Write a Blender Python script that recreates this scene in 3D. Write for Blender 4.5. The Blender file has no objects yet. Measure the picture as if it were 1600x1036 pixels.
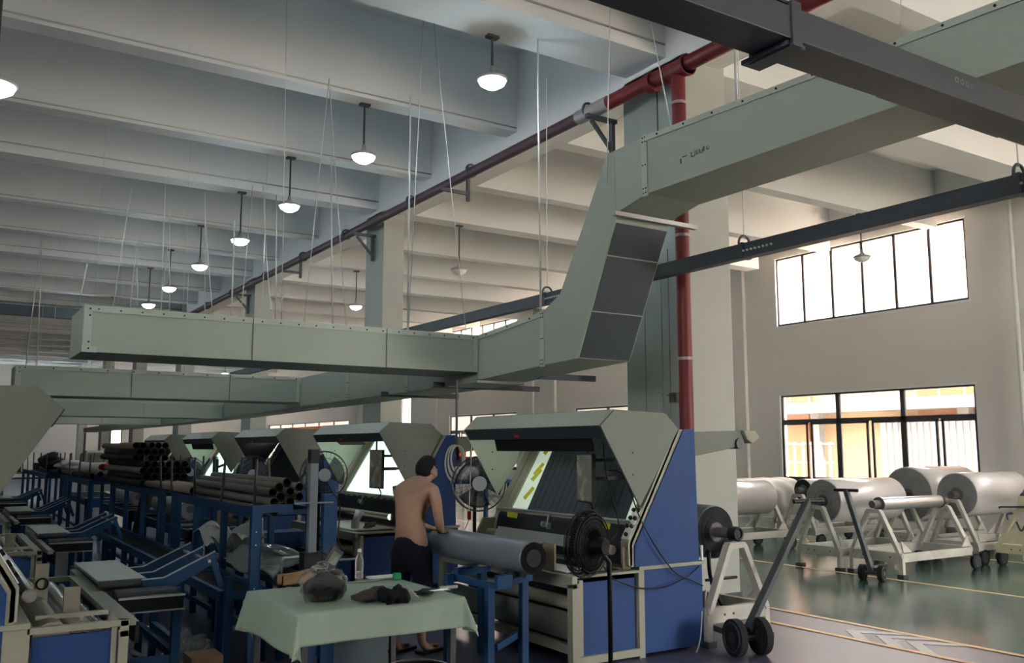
import bpy, bmesh, math, random
from mathutils import Vector, Matrix
random.seed(7)
scene = bpy.context.scene
# ------------------------------------------------------------------ camera
F_PX, CX, CY, H = 1400.0, 800.0, 518.0, 1.70
VPX, VPY = -110.0, 700.0
PITCH = math.atan((VPY - CY) / F_PX)
YAW = math.atan((CX - VPX) / math.hypot(F_PX, VPY - CY))
cam_d = bpy.data.cameras.new('camera')
cam = bpy.data.objects.new('camera', cam_d)
scene.collection.objects.link(cam)
scene.camera = cam
cam.location = (0, 0, H)
cam.rotation_euler = (math.pi / 2 + PITCH, 0, -YAW)
cam_d.sensor_width = 36
cam_d.lens = 36 * F_PX / 1600
cam_d.clip_end = 300
fw = Vector((math.sin(YAW) * math.cos(PITCH), math.cos(YAW) * math.cos(PITCH), math.sin(PITCH)))
rt = Vector((math.cos(YAW), -math.sin(YAW), 0))
up = rt.cross(fw)

def at(x, y, X=None, Y=None, Z=None):
    """the point of the room seen at pixel (x, y) on the plane X=, Y= or Z="""
    d = fw + rt * ((x - CX) / F_PX) - up * ((y - CY) / F_PX)
    c = Vector((0, 0, H))
    t = X / d.x if X is not None else Y / d.y if Y is not None else (Z - H) / d.z
    return c + d * t

# ------------------------------------------------------------------ light and exposure
world = bpy.data.worlds.new('world')
scene.world = world
world.use_nodes = True
bg = world.node_tree.nodes['Background']
bg.inputs['Color'].default_value = (1.0, 0.975, 0.95, 1)
bg.inputs['Strength'].default_value = 27.0
sun_d = bpy.data.lights.new('sun', 'SUN')
sun_d.energy = 26.0
sun_d.angle = math.radians(3)
sun_d.color = (1.0, 0.88, 0.74)
sun = bpy.data.objects.new('sun', sun_d)
scene.collection.objects.link(sun)
sun.rotation_euler = Vector((0.30, 0.76, -0.57)).to_track_quat('-Z', 'Y').to_euler()
LAMP_W = 30
scene.view_settings.view_transform = 'Standard'
scene.view_settings.look = 'None'
scene.view_settings.gamma = 1
scene.view_settings.use_curve_mapping = False
scene.view_settings.exposure = 0.2
scene.cycles.max_bounces = 8
scene.cycles.diffuse_bounces = 5
scene.cycles.glossy_bounces = 3
scene.cycles.transmission_bounces = 5
scene.cycles.transparent_max_bounces = 10
scene.cycles.sample_clamp_indirect = 12.0
scene.cycles.caustics_reflective = False
scene.cycles.caustics_refractive = False
scene.cycles.use_denoising = True

# ------------------------------------------------------------------ materials
def lin(c):
    c = c / 255.0
    return c / 12.92 if c <= 0.04045 else ((c + 0.055) / 1.055) ** 2.4

def mat(name, rgb, rough=0.6, metal=0.0, var=0.0, vscale=3.0, bump=0.0, bscale=60.0, emit=None, estr=0.0,
        alpha=1.0, trans=0.0, stretch=None, spec=None):
    m = bpy.data.materials.new(name)
    m.use_nodes = True
    nt = m.node_tree
    b = nt.nodes['Principled BSDF']
    if spec is None and rough > .38 and metal < .2: spec = .25
    col = (lin(rgb[0]), lin(rgb[1]), lin(rgb[2]), 1)
    b.inputs['Base Color'].default_value = col
    b.inputs['Roughness'].default_value = rough
    b.inputs['Metallic'].default_value = metal
    b.inputs['Alpha'].default_value = alpha
    b.inputs['Transmission Weight'].default_value = trans
    if spec is not None:
        b.inputs['Specular IOR Level'].default_value = spec
    if emit:
        b.inputs['Emission Color'].default_value = (lin(emit[0]), lin(emit[1]), lin(emit[2]), 1)
        b.inputs['Emission Strength'].default_value = estr
    if var or bump:
        tc = nt.nodes.new('ShaderNodeTexCoord')
        mp = nt.nodes.new('ShaderNodeMapping')
        nt.links.new(tc.outputs['Object'], mp.inputs['Vector'])
        if stretch:
            mp.inputs['Scale'].default_value = stretch
    if var:
        n = nt.nodes.new('ShaderNodeTexNoise')
        n.inputs['Scale'].default_value = vscale
        n.inputs['Detail'].default_value = 5
        nt.links.new(mp.outputs['Vector'], n.inputs['Vector'])
        r = nt.nodes.new('ShaderNodeValToRGB')
        r.color_ramp.elements[0].position = 0.3
        r.color_ramp.elements[1].position = 0.7
        r.color_ramp.elements[0].color = tuple(c * (1 - var) for c in col[:3]) + (1,)
        r.color_ramp.elements[1].color = tuple(min(1, c * (1 + var * 0.6)) for c in col[:3]) + (1,)
        nt.links.new(n.outputs['Fac'], r.inputs['Fac'])
        nt.links.new(r.outputs['Color'], b.inputs['Base Color'])
        mr = nt.nodes.new('ShaderNodeMapRange')
        mr.inputs['To Min'].default_value = max(0.02, rough - 0.08)
        mr.inputs['To Max'].default_value = min(1, rough + 0.1)
        nt.links.new(n.outputs['Fac'], mr.inputs['Value'])
        nt.links.new(mr.outputs['Result'], b.inputs['Roughness'])
    if bump:
        n2 = nt.nodes.new('ShaderNodeTexNoise')
        n2.inputs['Scale'].default_value = bscale
        nt.links.new(mp.outputs['Vector'], n2.inputs['Vector'])
        bp = nt.nodes.new('ShaderNodeBump')
        bp.inputs['Strength'].default_value = bump
        bp.inputs['Distance'].default_value = 0.01
        nt.links.new(n2.outputs['Fac'], bp.inputs['Height'])
        nt.links.new(bp.outputs['Normal'], b.inputs['Normal'])
    return m

def clear_mat(name, tint, gloss_rough=0.05, fac=0.25, trans_tint=(1, 1, 1)):
    """thin clear sheet: see-through with a sheen"""
    m = bpy.data.materials.new(name)
    m.use_nodes = True
    nt = m.node_tree
    nt.nodes.clear()
    out = nt.nodes.new('ShaderNodeOutputMaterial')
    mix = nt.nodes.new('ShaderNodeMixShader')
    tr = nt.nodes.new('ShaderNodeBsdfTransparent')
    tr.inputs['Color'].default_value = (*trans_tint, 1)
    gl = nt.nodes.new('ShaderNodeBsdfPrincipled')
    gl.inputs['Base Color'].default_value = (lin(tint[0]), lin(tint[1]), lin(tint[2]), 1)
    gl.inputs['Roughness'].default_value = gloss_rough
    fr = nt.nodes.new('ShaderNodeFresnel')
    fr.inputs['IOR'].default_value = 1.45
    add = nt.nodes.new('ShaderNodeMath')
    add.operation = 'ADD'
    add.inputs[1].default_value = fac
    add.use_clamp = True
    nt.links.new(fr.outputs['Fac'], add.inputs[0])
    nt.links.new(add.outputs['Value'], mix.inputs['Fac'])
    nt.links.new(tr.outputs['BSDF'], mix.inputs[1])
    nt.links.new(gl.outputs['BSDF'], mix.inputs[2])
    nt.links.new(mix.outputs['Shader'], out.inputs['Surface'])
    return m

def frost_mat(name, rgb):
    m = bpy.data.materials.new(name)
    m.use_nodes = True
    nt = m.node_tree
    nt.nodes.clear()
    out = nt.nodes.new('ShaderNodeOutputMaterial')
    mix = nt.nodes.new('ShaderNodeMixShader')
    mix.inputs['Fac'].default_value = 0.6
    tl = nt.nodes.new('ShaderNodeBsdfTranslucent')
    tl.inputs['Color'].default_value = (lin(rgb[0]), lin(rgb[1]), lin(rgb[2]), 1)
    tr = nt.nodes.new('ShaderNodeBsdfTransparent')
    nt.links.new(tl.outputs['BSDF'], mix.inputs[1])
    nt.links.new(tr.outputs['BSDF'], mix.inputs[2])
    nt.links.new(mix.outputs['Shader'], out.inputs['Surface'])
    return m

M = dict(
    wall=mat('wall_plaster', (222, 215, 208), 0.85, var=0.05, vscale=0.4, bump=0.1, bscale=30),
    ceil=mat('ceiling_paint', (212, 214, 214), 0.85, var=0.06, vscale=0.3),
    column=mat('column_paint', (160, 162, 154), 0.6, var=0.05, vscale=1.0),
    clad=mat('column_cladding', (150, 158, 154), 0.35, metal=0.3, var=0.06, vscale=2.0, stretch=(3, 3, 0.3)),
    duct=mat('duct_galvanised', (158, 168, 156), 0.5, metal=0.0, var=0.07, vscale=0.9),
    duct_lip=mat('duct_flange', (172, 182, 170), 0.45, metal=0.0, var=0.05),
    screw=mat('dark_screw', (35, 38, 40), 0.5, metal=0.5),
    tray=mat('cable_tray_grey', (66, 72, 78), 0.5, metal=0.2, var=0.08, vscale=2),
    slot=mat('tray_slot', (190, 192, 190), 0.6),
    pipe_red=mat('fire_pipe_red', (104, 40, 42), 0.45, var=0.1, vscale=4),
    pipe_dull=mat('fire_pipe_dull', (84, 66, 70), 0.5, var=0.1, vscale=4),
    pipe_grey=mat('pipe_coupling', (150, 140, 142), 0.5, metal=0.2),
    pvc=mat('white_pvc', (215, 215, 212), 0.5),
    steel=mat('bright_steel', (205, 208, 210), 0.3, metal=0.9),
    darksteel=mat('dark_steel', (70, 72, 74), 0.45, metal=0.6),
    wire=mat('hanger_wire_steel', (200, 202, 200), 0.45, metal=0.3),
    bracket=mat('bracket_grey', (80, 84, 88), 0.6, metal=0.3),
    lamp=mat('lamp_housing', (165, 165, 160), 0.4, metal=0.3),
    lampon=mat('lamp_diffuser_lit', (250, 250, 250), 0.5, emit=(240, 250, 255), estr=14),
    lampoff=mat('lamp_diffuser_unlit', (225, 222, 215), 0.3),
    win=mat('window_frame_dark', (66, 66, 68), 0.5, metal=0.3),
    winlight=mat('window_reveal', (225, 225, 222), 0.7),
    glass=clear_mat('window_glass', (220, 225, 230), 0.02, 0.02),
    frost=frost_mat('frosted_pane', (255, 246, 240)),
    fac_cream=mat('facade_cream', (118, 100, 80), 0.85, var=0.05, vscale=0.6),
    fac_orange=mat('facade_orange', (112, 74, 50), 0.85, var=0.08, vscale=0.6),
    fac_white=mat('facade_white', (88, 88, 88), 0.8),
    ground=mat('outside_concrete', (226, 208, 186), 0.9, var=0.1),
    blue=mat('machine_blue', (34, 64, 114), 0.6, var=0.07, vscale=1.5),
    blued=mat('stand_blue', (32, 68, 106), 0.6, var=0.14, vscale=3),
    beige=mat('machine_beige', (148, 148, 132), 0.5, var=0.05, vscale=2),
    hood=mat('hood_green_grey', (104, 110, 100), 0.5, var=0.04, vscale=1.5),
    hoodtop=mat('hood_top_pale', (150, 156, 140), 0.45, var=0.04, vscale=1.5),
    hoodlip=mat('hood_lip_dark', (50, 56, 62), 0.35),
    hoodin_lit=mat('hood_inside_lit_pale', (196, 208, 188), 0.5),
    inner=mat('machine_inner_dark', (30, 34, 38), 0.7, var=0.15, vscale=5),
    fabric=mat('black_cloth', (38, 40, 44), 0.85, var=0.1, vscale=4, bump=0.3, bscale=300),
    fabricg=mat('charcoal_cloth', (66, 72, 80), 0.85, var=0.08, vscale=4, bump=0.2, bscale=200),
    fabricl=mat('silver_cloth_roll', (150, 155, 158), 0.4, metal=0.1, var=0.06, vscale=3),
    screen=mat('light_table_lit', (235, 245, 240), 0.3, emit=(222, 255, 242), estr=1.0),
    screendim=mat('light_table_white', (205, 220, 205), 0.3, emit=(235, 255, 232), estr=0.30),  # emits faintly even on a machine not marked lit
    tube_lit=mat('hood_lamp_lit', (255, 255, 255), 0.4, emit=(240, 255, 238), estr=6),
    yellow=mat('yellow_tape', (205, 205, 60), 0.6),
    black=mat('black_plastic', (22, 22, 24), 0.4),
    blackm=mat('black_matte', (16, 17, 19), 0.8),
    red=mat('red_plastic', (190, 30, 50), 0.4),
    lcd=mat('screen_picture', (112, 116, 108), 0.25, var=0.4, vscale=9, emit=(150, 150, 130), estr=0.05),
    white=mat('white_plastic', (222, 222, 218), 0.5, var=0.04),
    paper=mat('white_paper', (225, 225, 220), 0.8, var=0.05),
    cage=mat('fan_cage_wire', (60, 62, 66), 0.4, metal=0.5),
    blade=clear_mat('fan_blade_smoke', (96, 100, 106), 0.3, 0.45, (0.9, 0.9, 0.93)),
    hub=mat('fan_hub_grey', (180, 184, 188), 0.5),
    cart=mat('cart_white_paint', (180, 177, 167), 0.5, var=0.16, vscale=6),
    cartcream=mat('cart_cream_paint', (215, 206, 178), 0.5, var=0.1, vscale=6),
    tyre=mat('rubber_tyre', (34, 34, 36), 0.8),
    film=mat('wrapped_film_roll', (196, 192, 190), 0.22, var=0.06, vscale=2.5, stretch=(1, 4, 4)),
    filmend=mat('film_roll_end', (132, 130, 130), 0.5, var=0.12, vscale=6),
    filmcore=mat('roll_core_grey', (90, 88, 88), 0.5),
    sheet=mat('plastic_sheet_white', (200, 200, 196), 0.35, var=0.06),
    greyfilm=mat('grey_fabric_roll', (112, 120, 128), 0.35, metal=0.1, var=0.06, vscale=2),
    card=mat('cardboard_tube', (146, 134, 118), 0.75, var=0.14, vscale=4),
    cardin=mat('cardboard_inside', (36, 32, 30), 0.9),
    tubegrey=mat('grey_paper_tube', (118, 114, 106), 0.7, var=0.12, vscale=4),
    tubedark=mat('dark_paper_tube', (62, 58, 58), 0.7, var=0.12, vscale=4),
    box=mat('cardboard_box', (134, 108, 82), 0.85, var=0.1, vscale=6),
    wood=mat('plywood', (128, 114, 94), 0.7, var=0.12, vscale=6, stretch=(1, 6, 6)),
    cloth=mat('green_plastic_cloth', (150, 168, 150), 0.5, var=0.06, vscale=6, bump=0.12, bscale=9),
    clear=clear_mat('clear_plastic', (215, 215, 215), 0.10, 0.05),
    clearfilm=clear_mat('clear_film_sheet', (170, 178, 172), 0.10, 0.26),
    green=mat('green_plastic', (30, 130, 80), 0.45),
    skin=mat('skin', (158, 126, 106), 0.55, var=0.05, vscale=9, spec=0.3),
    hair=mat('black_hair', (18, 16, 16), 0.7, bump=0.8, bscale=70),
    trouser=mat('navy_trousers', (18, 20, 30), 0.85, bump=0.4, bscale=8),
    cable=mat('cable_black', (18, 18, 18), 0.5),
    hose=mat('hose_off_white', (205, 200, 188), 0.5),
    lineY=mat('floor_line_paint', (222, 186, 138), 0.45, var=0.1, vscale=8),
    lineW=mat('floor_arrow_paint', (190, 190, 192), 0.45, var=0.12, vscale=8),
    redbox=mat('red_panel', (200, 50, 60), 0.6),
    orange=mat('orange_banner', (225, 130, 80), 0.7),
    postgrey=mat('post_pale_grey', (112, 122, 128), 0.5),
    roller=mat('polished_roller', (190, 188, 178), 0.22, metal=0.75),
    rubber=mat('roller_rubber_beige', (146, 144, 130), 0.6, var=0.06, vscale=3),
)

def floor_mat(name, rgb, rough):
    m = mat(name, rgb, rough, var=0.10, vscale=0.9, bump=0.06, bscale=3.0)
    return m
M['floorG'] = floor_mat('floor_green_epoxy', (66, 92, 84), 0.17)
M['floorP'] = floor_mat('floor_aisle_epoxy', (76, 76, 98), 0.34)

# ------------------------------------------------------------------ mesh builder
class MB:
    def __init__(s):
        s.v = []; s.f = []; s.sm = []
    def add(s, vs, fs, smooth=False):
        o = len(s.v)
        s.v += [Vector(p) for p in vs]
        s.f += [tuple(i + o for i in f) for f in fs]
        s.sm += [smooth] * len(fs)
        return s
    def box(s, x0, x1, y0, y1, z0, z1):
        vs = [(x, y, z) for z in (z0, z1) for y in (y0, y1) for x in (x0, x1)]
        return s.add(vs, [(0, 2, 3, 1), (4, 5, 7, 6), (0, 1, 5, 4), (2, 6, 7, 3), (0, 4, 6, 2), (1, 3, 7, 5)])
    def bar(s, a, b, w, h=None, upv=(0, 0, 1)):
        a = Vector(a); b = Vector(b); h = w if h is None else h
        d = (b - a).normalized(); u = Vector(upv)
        if abs(d.dot(u)) > 0.98: u = Vector((1, 0, 0))
        r = d.cross(u).normalized(); t = r.cross(d).normalized()
        vs = []
        for p in (a, b):
            for i, j in ((-1, -1), (1, -1), (1, 1), (-1, 1)):
                vs.append(p + r * (i * w / 2) + t * (j * h / 2))
        return s.add(vs, [(0, 3, 2, 1), (4, 5, 6, 7), (0, 1, 5, 4), (1, 2, 6, 5), (2, 3, 7, 6), (3, 0, 4, 7)])
    def cyl(s, a, b, r, r2=None, n=16, caps=True):
        a = Vector(a); b = Vector(b); r2 = r if r2 is None else r2
        d = (b - a).normalized(); u = Vector((0, 0, 1)) if abs(d.z) < 0.9 else Vector((1, 0, 0))
        p = d.cross(u).normalized(); q = d.cross(p).normalized()
        vs = []
        for c, rr in ((a, r), (b, r2)):
            for i in range(n):
                t = 2 * math.pi * i / n
                vs.append(c + p * (rr * math.cos(t)) + q * (rr * math.sin(t)))
        s.add(vs, [(i, (i + 1) % n, n + (i + 1) % n, n + i) for i in range(n)], True)
        if caps:
            s.add(vs[:n], [tuple(range(n - 1, -1, -1))])
            s.add(vs[n:], [tuple(range(n))])
        return s
    def tube(s, a, b, ro, ri, n=12):
        """open pipe with wall thickness"""
        a = Vector(a); b = Vector(b); d = (b - a).normalized()
        u = Vector((0, 0, 1)) if abs(d.z) < 0.9 else Vector((1, 0, 0))
        p = d.cross(u).normalized(); q = d.cross(p).normalized()
        R = []
        for c, rr in ((a, ro), (b, ro), (b, ri), (a, ri)):
            R += [c + p * (rr * math.cos(2 * math.pi * i / n)) + q * (rr * math.sin(2 * math.pi * i / n)) for i in range(n)]
        fs = []
        s.nin = n
        for k in range(4):
            k2 = (k + 1) % 4
            fs += [(k * n + i, k * n + (i + 1) % n, k2 * n + (i + 1) % n, k2 * n + i) for i in range(n)]
        return s.add(R, fs, True)
    def prism(s, pts, axis, a, b):
        """polygon pts (2-D) pulled along axis from a to b; axis y: pts are (x,z); x: (y,z); z: (x,y)"""
        n = len(pts)
        def mk(p, t):
            return {'y': (p[0], t, p[1]), 'x': (t, p[0], p[1]), 'z': (p[0], p[1], t)}[axis]
        vs = [mk(p, a) for p in pts] + [mk(p, b) for p in pts]
        fs = [tuple(range(n)), tuple(range(2 * n - 1, n - 1, -1))] + [(i, n + i, n + (i + 1) % n, (i + 1) % n) for i in range(n)]
        return s.add(vs, fs)
    def path(s, pts, r, n=6, smooth_pts=True):
        pts = [Vector(p) for p in pts]
        if smooth_pts and len(pts) > 2:
            q = []
            P = [pts[0]] + pts + [pts[-1]]
            for i in range(1, len(P) - 2):
                for k in range(5):
                    t = k / 5
                    q.append(0.5 * ((2 * P[i]) + (-P[i - 1] + P[i + 1]) * t + (2 * P[i - 1] - 5 * P[i] + 4 * P[i + 1] - P[i + 2]) * t * t + (-P[i - 1] + 3 * P[i] - 3 * P[i + 1] + P[i + 2]) * t ** 3))
            q.append(pts[-1]); pts = q
        vs = []
        prev = None
        for i, c in enumerate(pts):
            d = (pts[min(i + 1, len(pts) - 1)] - pts[max(i - 1, 0)])
            d = d.normalized() if d.length > 1e-9 else Vector((0, 0, 1))
            u = prev if prev is not None else (Vector((0, 0, 1)) if abs(d.z) < 0.9 else Vector((1, 0, 0)))
            p = d.cross(u)
            if p.length < 1e-5: p = d.cross(Vector((0.3, 1, 0.2)))
            p.normalize(); q2 = d.cross(p).normalized(); prev = p.cross(d).normalized()
            vs += [c + p * (r * math.cos(2 * math.pi * k / n)) + q2 * (r * math.sin(2 * math.pi * k / n)) for k in range(n)]
        fs = []
        for i in range(len(pts) - 1):
            fs += [(i * n + k, i * n + (k + 1) % n, (i + 1) * n + (k + 1) % n, (i + 1) * n + k) for k in range(n)]
        fs.append(tuple(range(n - 1, -1, -1)))
        fs.append(tuple((len(pts) - 1) * n + k for k in range(n)))
        return s.add(vs, fs, True)
    def lathe(s, prof, c, axis=(0, 0, 1), n=24):
        """prof: (radius, height) pairs around axis through c"""
        c = Vector(c); d = Vector(axis).normalized()
        u = Vector((0, 0, 1)) if abs(d.z) < 0.9 else Vector((1, 0, 0))
        p = d.cross(u).normalized(); q = d.cross(p).normalized()
        vs = []
        for r, h in prof:
            vs += [c + d * h + p * (r * math.cos(2 * math.pi * k / n)) + q * (r * math.sin(2 * math.pi * k / n)) for k in range(n)]
        fs = []
        for i in range(len(prof) - 1):
            fs += [(i * n + k, i * n + (k + 1) % n, (i + 1) * n + (k + 1) % n, (i + 1) * n + k) for k in range(n)]
        return s.add(vs, fs, True)
    def ring(s, c, R, r, axis, n=32, m=6):
        c = Vector(c); d = Vector(axis).normalized()
        u = Vector((0, 0, 1)) if abs(d.z) < 0.9 else Vector((1, 0, 0))
        p = d.cross(u).normalized(); q = d.cross(p).normalized()
        vs = []
        for i in range(n):
            t = 2 * math.pi * i / n
            e = p * math.cos(t) + q * math.sin(t)
            for k in range(m):
                w = 2 * math.pi * k / m
                vs.append(c + e * (R + r * math.cos(w)) + d * (r * math.sin(w)))
        fs = [(i * m + k, i * m + (k + 1) % m, ((i + 1) % n) * m + (k + 1) % m, ((i + 1) % n) * m + k) for i in range(n) for k in range(m)]
        return s.add(vs, fs, True)
    def obj(s, name, material, parent=None, label=None, bevel=0.0):
        me = bpy.data.meshes.new(name)
        off = root_loc(parent) if parent else Vector((0, 0, 0))
        if parent is None and getattr(s, 'origin', None) is not None:
            off = Vector(s.origin)
        me.from_pydata([v - off for v in s.v], [], s.f)
        me.validate()
        bm = bmesh.new(); bm.from_mesh(me)
        bmesh.ops.recalc_face_normals(bm, faces=bm.faces)
        bm.to_mesh(me); bm.free()
        if len(s.sm) == len(me.polygons):
            me.polygons.foreach_set('use_smooth', s.sm)
        me.materials.append(material)
        o = bpy.data.objects.new(name, me)
        scene.collection.objects.link(o)
        if parent: o.parent = parent
        else: o.location = off
        if label: o['label'] = label
        if bevel:
            md = o.modifiers.new('bevel', 'BEVEL'); md.width = bevel; md.segments = 2; md.limit_method = 'ANGLE'
        return o

def root_loc(o):
    v = Vector((0, 0, 0))
    while o is not None:
        v += o.location; o = o.parent
    return v

def tag(o, label, cat, group=None, kind=None):
    o['label'] = label; o['category'] = cat
    if group: o['group'] = group
    if kind: o['kind'] = kind
    return o

def thing(name, label, cat, loc=(0, 0, 0), group=None):
    o = bpy.data.objects.new(name, None)
    o.empty_display_size = 0.1
    scene.collection.objects.link(o)
    o.location = loc
    return tag(o, label, cat, group)

def struct(o):
    o['kind'] = 'structure'
    return o

def tree_copy(o, parent=None, delta=None):
    c = o.copy(); scene.collection.objects.link(c)
    if parent: c.parent = parent
    for ch in o.children:
        tree_copy(ch, c)
    if delta is not None: c.location = o.location + Vector(delta)
    return c

# ================================================================== THE ROOM
XW, YF, XL, YB, ZC = 17.5, 56.5, -12.0, -9.0, 7.4
fl = struct(MB().box(XL, XW, YB, YF, -0.1, 0).obj('floor', M['floorP']))
f2 = MB().box(7.71, XW, YB, YF, 0, 0.004).obj('green_floor_coat', M['floorG'], fl)
for x, w in ((7.04, 0.07), (7.64, 0.07), (10.62, 0.06), (13.75, 0.06)):
    MB().box(x, x + w, YB, YF, 0.003, 0.0065).obj('floor_line', M['lineY'], fl)
for px, py in ((1321, 985), (1368, 993), (1415, 1002)):
    a = at(px, py, Z=0); xm = a.x
    y0 = a.y; w = 0.10
    for xe, sgn in ((7.11, -1), (7.64, 1)):
        dx = abs(xe - xm); ye = y0 - dx * 1.15
        MB().prism([(xm, y0), (xm, y0 - w * 1.6), (xe, ye - w * 1.6), (xe, ye)], 'z', 0.002, 0.005).obj('floor_arrow', M['lineW'], fl)

# ceiling slab with cross beams and girders
ce = struct(MB().box(XL, XW, YB, YF, ZC, ZC + 0.25).obj('ceiling', M['ceil']))
COLY = [7.04 - 7.9 * 2, 7.04 - 7.9] + [7.04 + 7.9 * i for i in range(7)]
def beam(y0, y1, z, name='ceiling_beam'):
    MB().box(XL, 6.8, y0, y1, z, ZC).obj(name, M['ceil'], ce)
    MB().box(7.4, XW - 0.35, y0, y1, z, ZC).obj(name, M['ceil'], ce)
for i, cy in enumerate(COLY):
    beam(cy + 0.25, cy + (0.95 if i == 2 else .65), 6.15)
    if i == 2: MB().box(XL, 6.8, cy + 0.10, cy + 1.10, 6.55, 6.75).obj('beam_ledge', M['ceil'], ce)
    if i in (1, 2): MB().box(7.4, XW - 0.35, cy + 0.10, cy + 1.10, 6.55, 6.75).obj('beam_ledge', M['ceil'], ce)
    MB().path([(XL, cy + 0.235, 6.3), (6.78, cy + 0.235, 6.3)], 0.012, smooth_pts=False).obj('conduit', M['lamp'], ce)
    for k in (1, 2):
        y = cy + 0.5 + k * 2.63 + 0.25
        if y < YF - 1:
            beam(y, y + 0.28, 6.22)
            if y > 5:
                MB().path([(XL, y - 0.02, 6.27), (6.78, y - 0.02, 6.27)], 0.010, smooth_pts=False).obj('conduit', M['lamp'], ce)
MB().box(6.8, 7.4, YB, YF, 6.05, ZC).obj('ceiling_girder', M['ceil'], ce)
MB().box(XW - 0.35, XW, YB, YF, 6.55, ZC).obj('ceiling_girder', M['ceil'], ce)

# columns
for i, cy in enumerate(COLY):
    x1, dy = (7.48, 1.0) if i == 2 else (7.22, 0.8)
    col = struct(MB().box(6.8, x1, cy, cy + dy, 0, 6.1).obj('column', M['column'], bevel=0.01))
    MB().box(6.79, x1 + 0.01, cy - 0.012, cy + dy + 0.01, 0, 0.16).obj('column_skirting', M['darksteel'], col)
    if i == 2:
        # sheet cladding on the side turned to the hall, with its seams
        for k, (ya, yb) in enumerate(((7.06, 7.30), (7.31, 7.42), (7.43, 7.70), (7.71, 8.03))):
            MB().box(6.775, 6.80, ya, yb, 0.16, 3.9 if k % 2 else 6.0).obj('cladding_sheet', M['clad'], col)
            MB().box(6.785, 6.80, ya, yb, 3.9, 6.0).obj('cladding_sheet', M['clad'], col)

# right wall with its windows: ranges (y0, y1, z0, z1)
wins = [(10.05, 15.0, 0.92, 2.98, 'low'), (10.05, 15.0, 4.69, 6.40, 'high')]
for k in (1, 2):
    wins += [(10.05 + 8.4 * k, 15.0 + 8.4 * k, 0.92, 2.98, 'low'), (10.05 + 8.4 * k, 15.0 + 8.4 * k, 4.69, 6.40, 'high')]
wins += [(42.2, 54.9, 0.92, 3.1, 'low'), (35.3, 36.3, 0.92, 4.55, 'high')]
wins += [(10.05 - 8.4 * k, 15.0 - 8.4 * k, za, zb, t) for k in (1, 2) for za, zb, t in ((0.92, 2.98, 'low'), (4.69, 6.40, 'high'))]
wins = sorted(wins)
T = 0.24
wall_r = MB()
ycur = YB
cols = sorted(set((w[0], w[1]) for w in wins))
for (a, b) in cols:
    wall_r.box(XW, XW + T, ycur, a, 0, ZC + .25)
    zs = 0
    for w in [w for w in wins if w[0] == a]:
        wall_r.box(XW, XW + T, a, b, zs, w[2]); zs = w[3]
    wall_r.box(XW, XW + T, a, b, zs, ZC + .25)
    ycur = b
wall_r.box(XW, XW + T, ycur, YF, 0, ZC + .25)
wr = struct(wall_r.obj('wall_right', M['wall']))
for k in range(6):
    MB().box(XW - 0.10, XW, 7.6 - 8.4 + 8.4 * k, 8.2 - 8.4 + 8.4 * k, 0, 6.55).obj('wall_pilaster', M['wall'], wr)
MB().cyl((XW - 0.14, 9.05, 0.2), (XW - 0.14, 9.05, 6.5), 0.045, n=10).obj('wall_conduit', M['pvc'], wr)
MB().cyl((XW - 0.14, 25.6, 0.2), (XW - 0.14, 25.6, 6.5), 0.05, n=10).obj('wall_conduit', M['pvc'], wr)
nwin = 0
def fbar(mb, y0, y1, z0, z1, x=XW + 0.04, d=0.07):
    mb.box(x, x + d, y0, y1, z0, z1)
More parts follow.
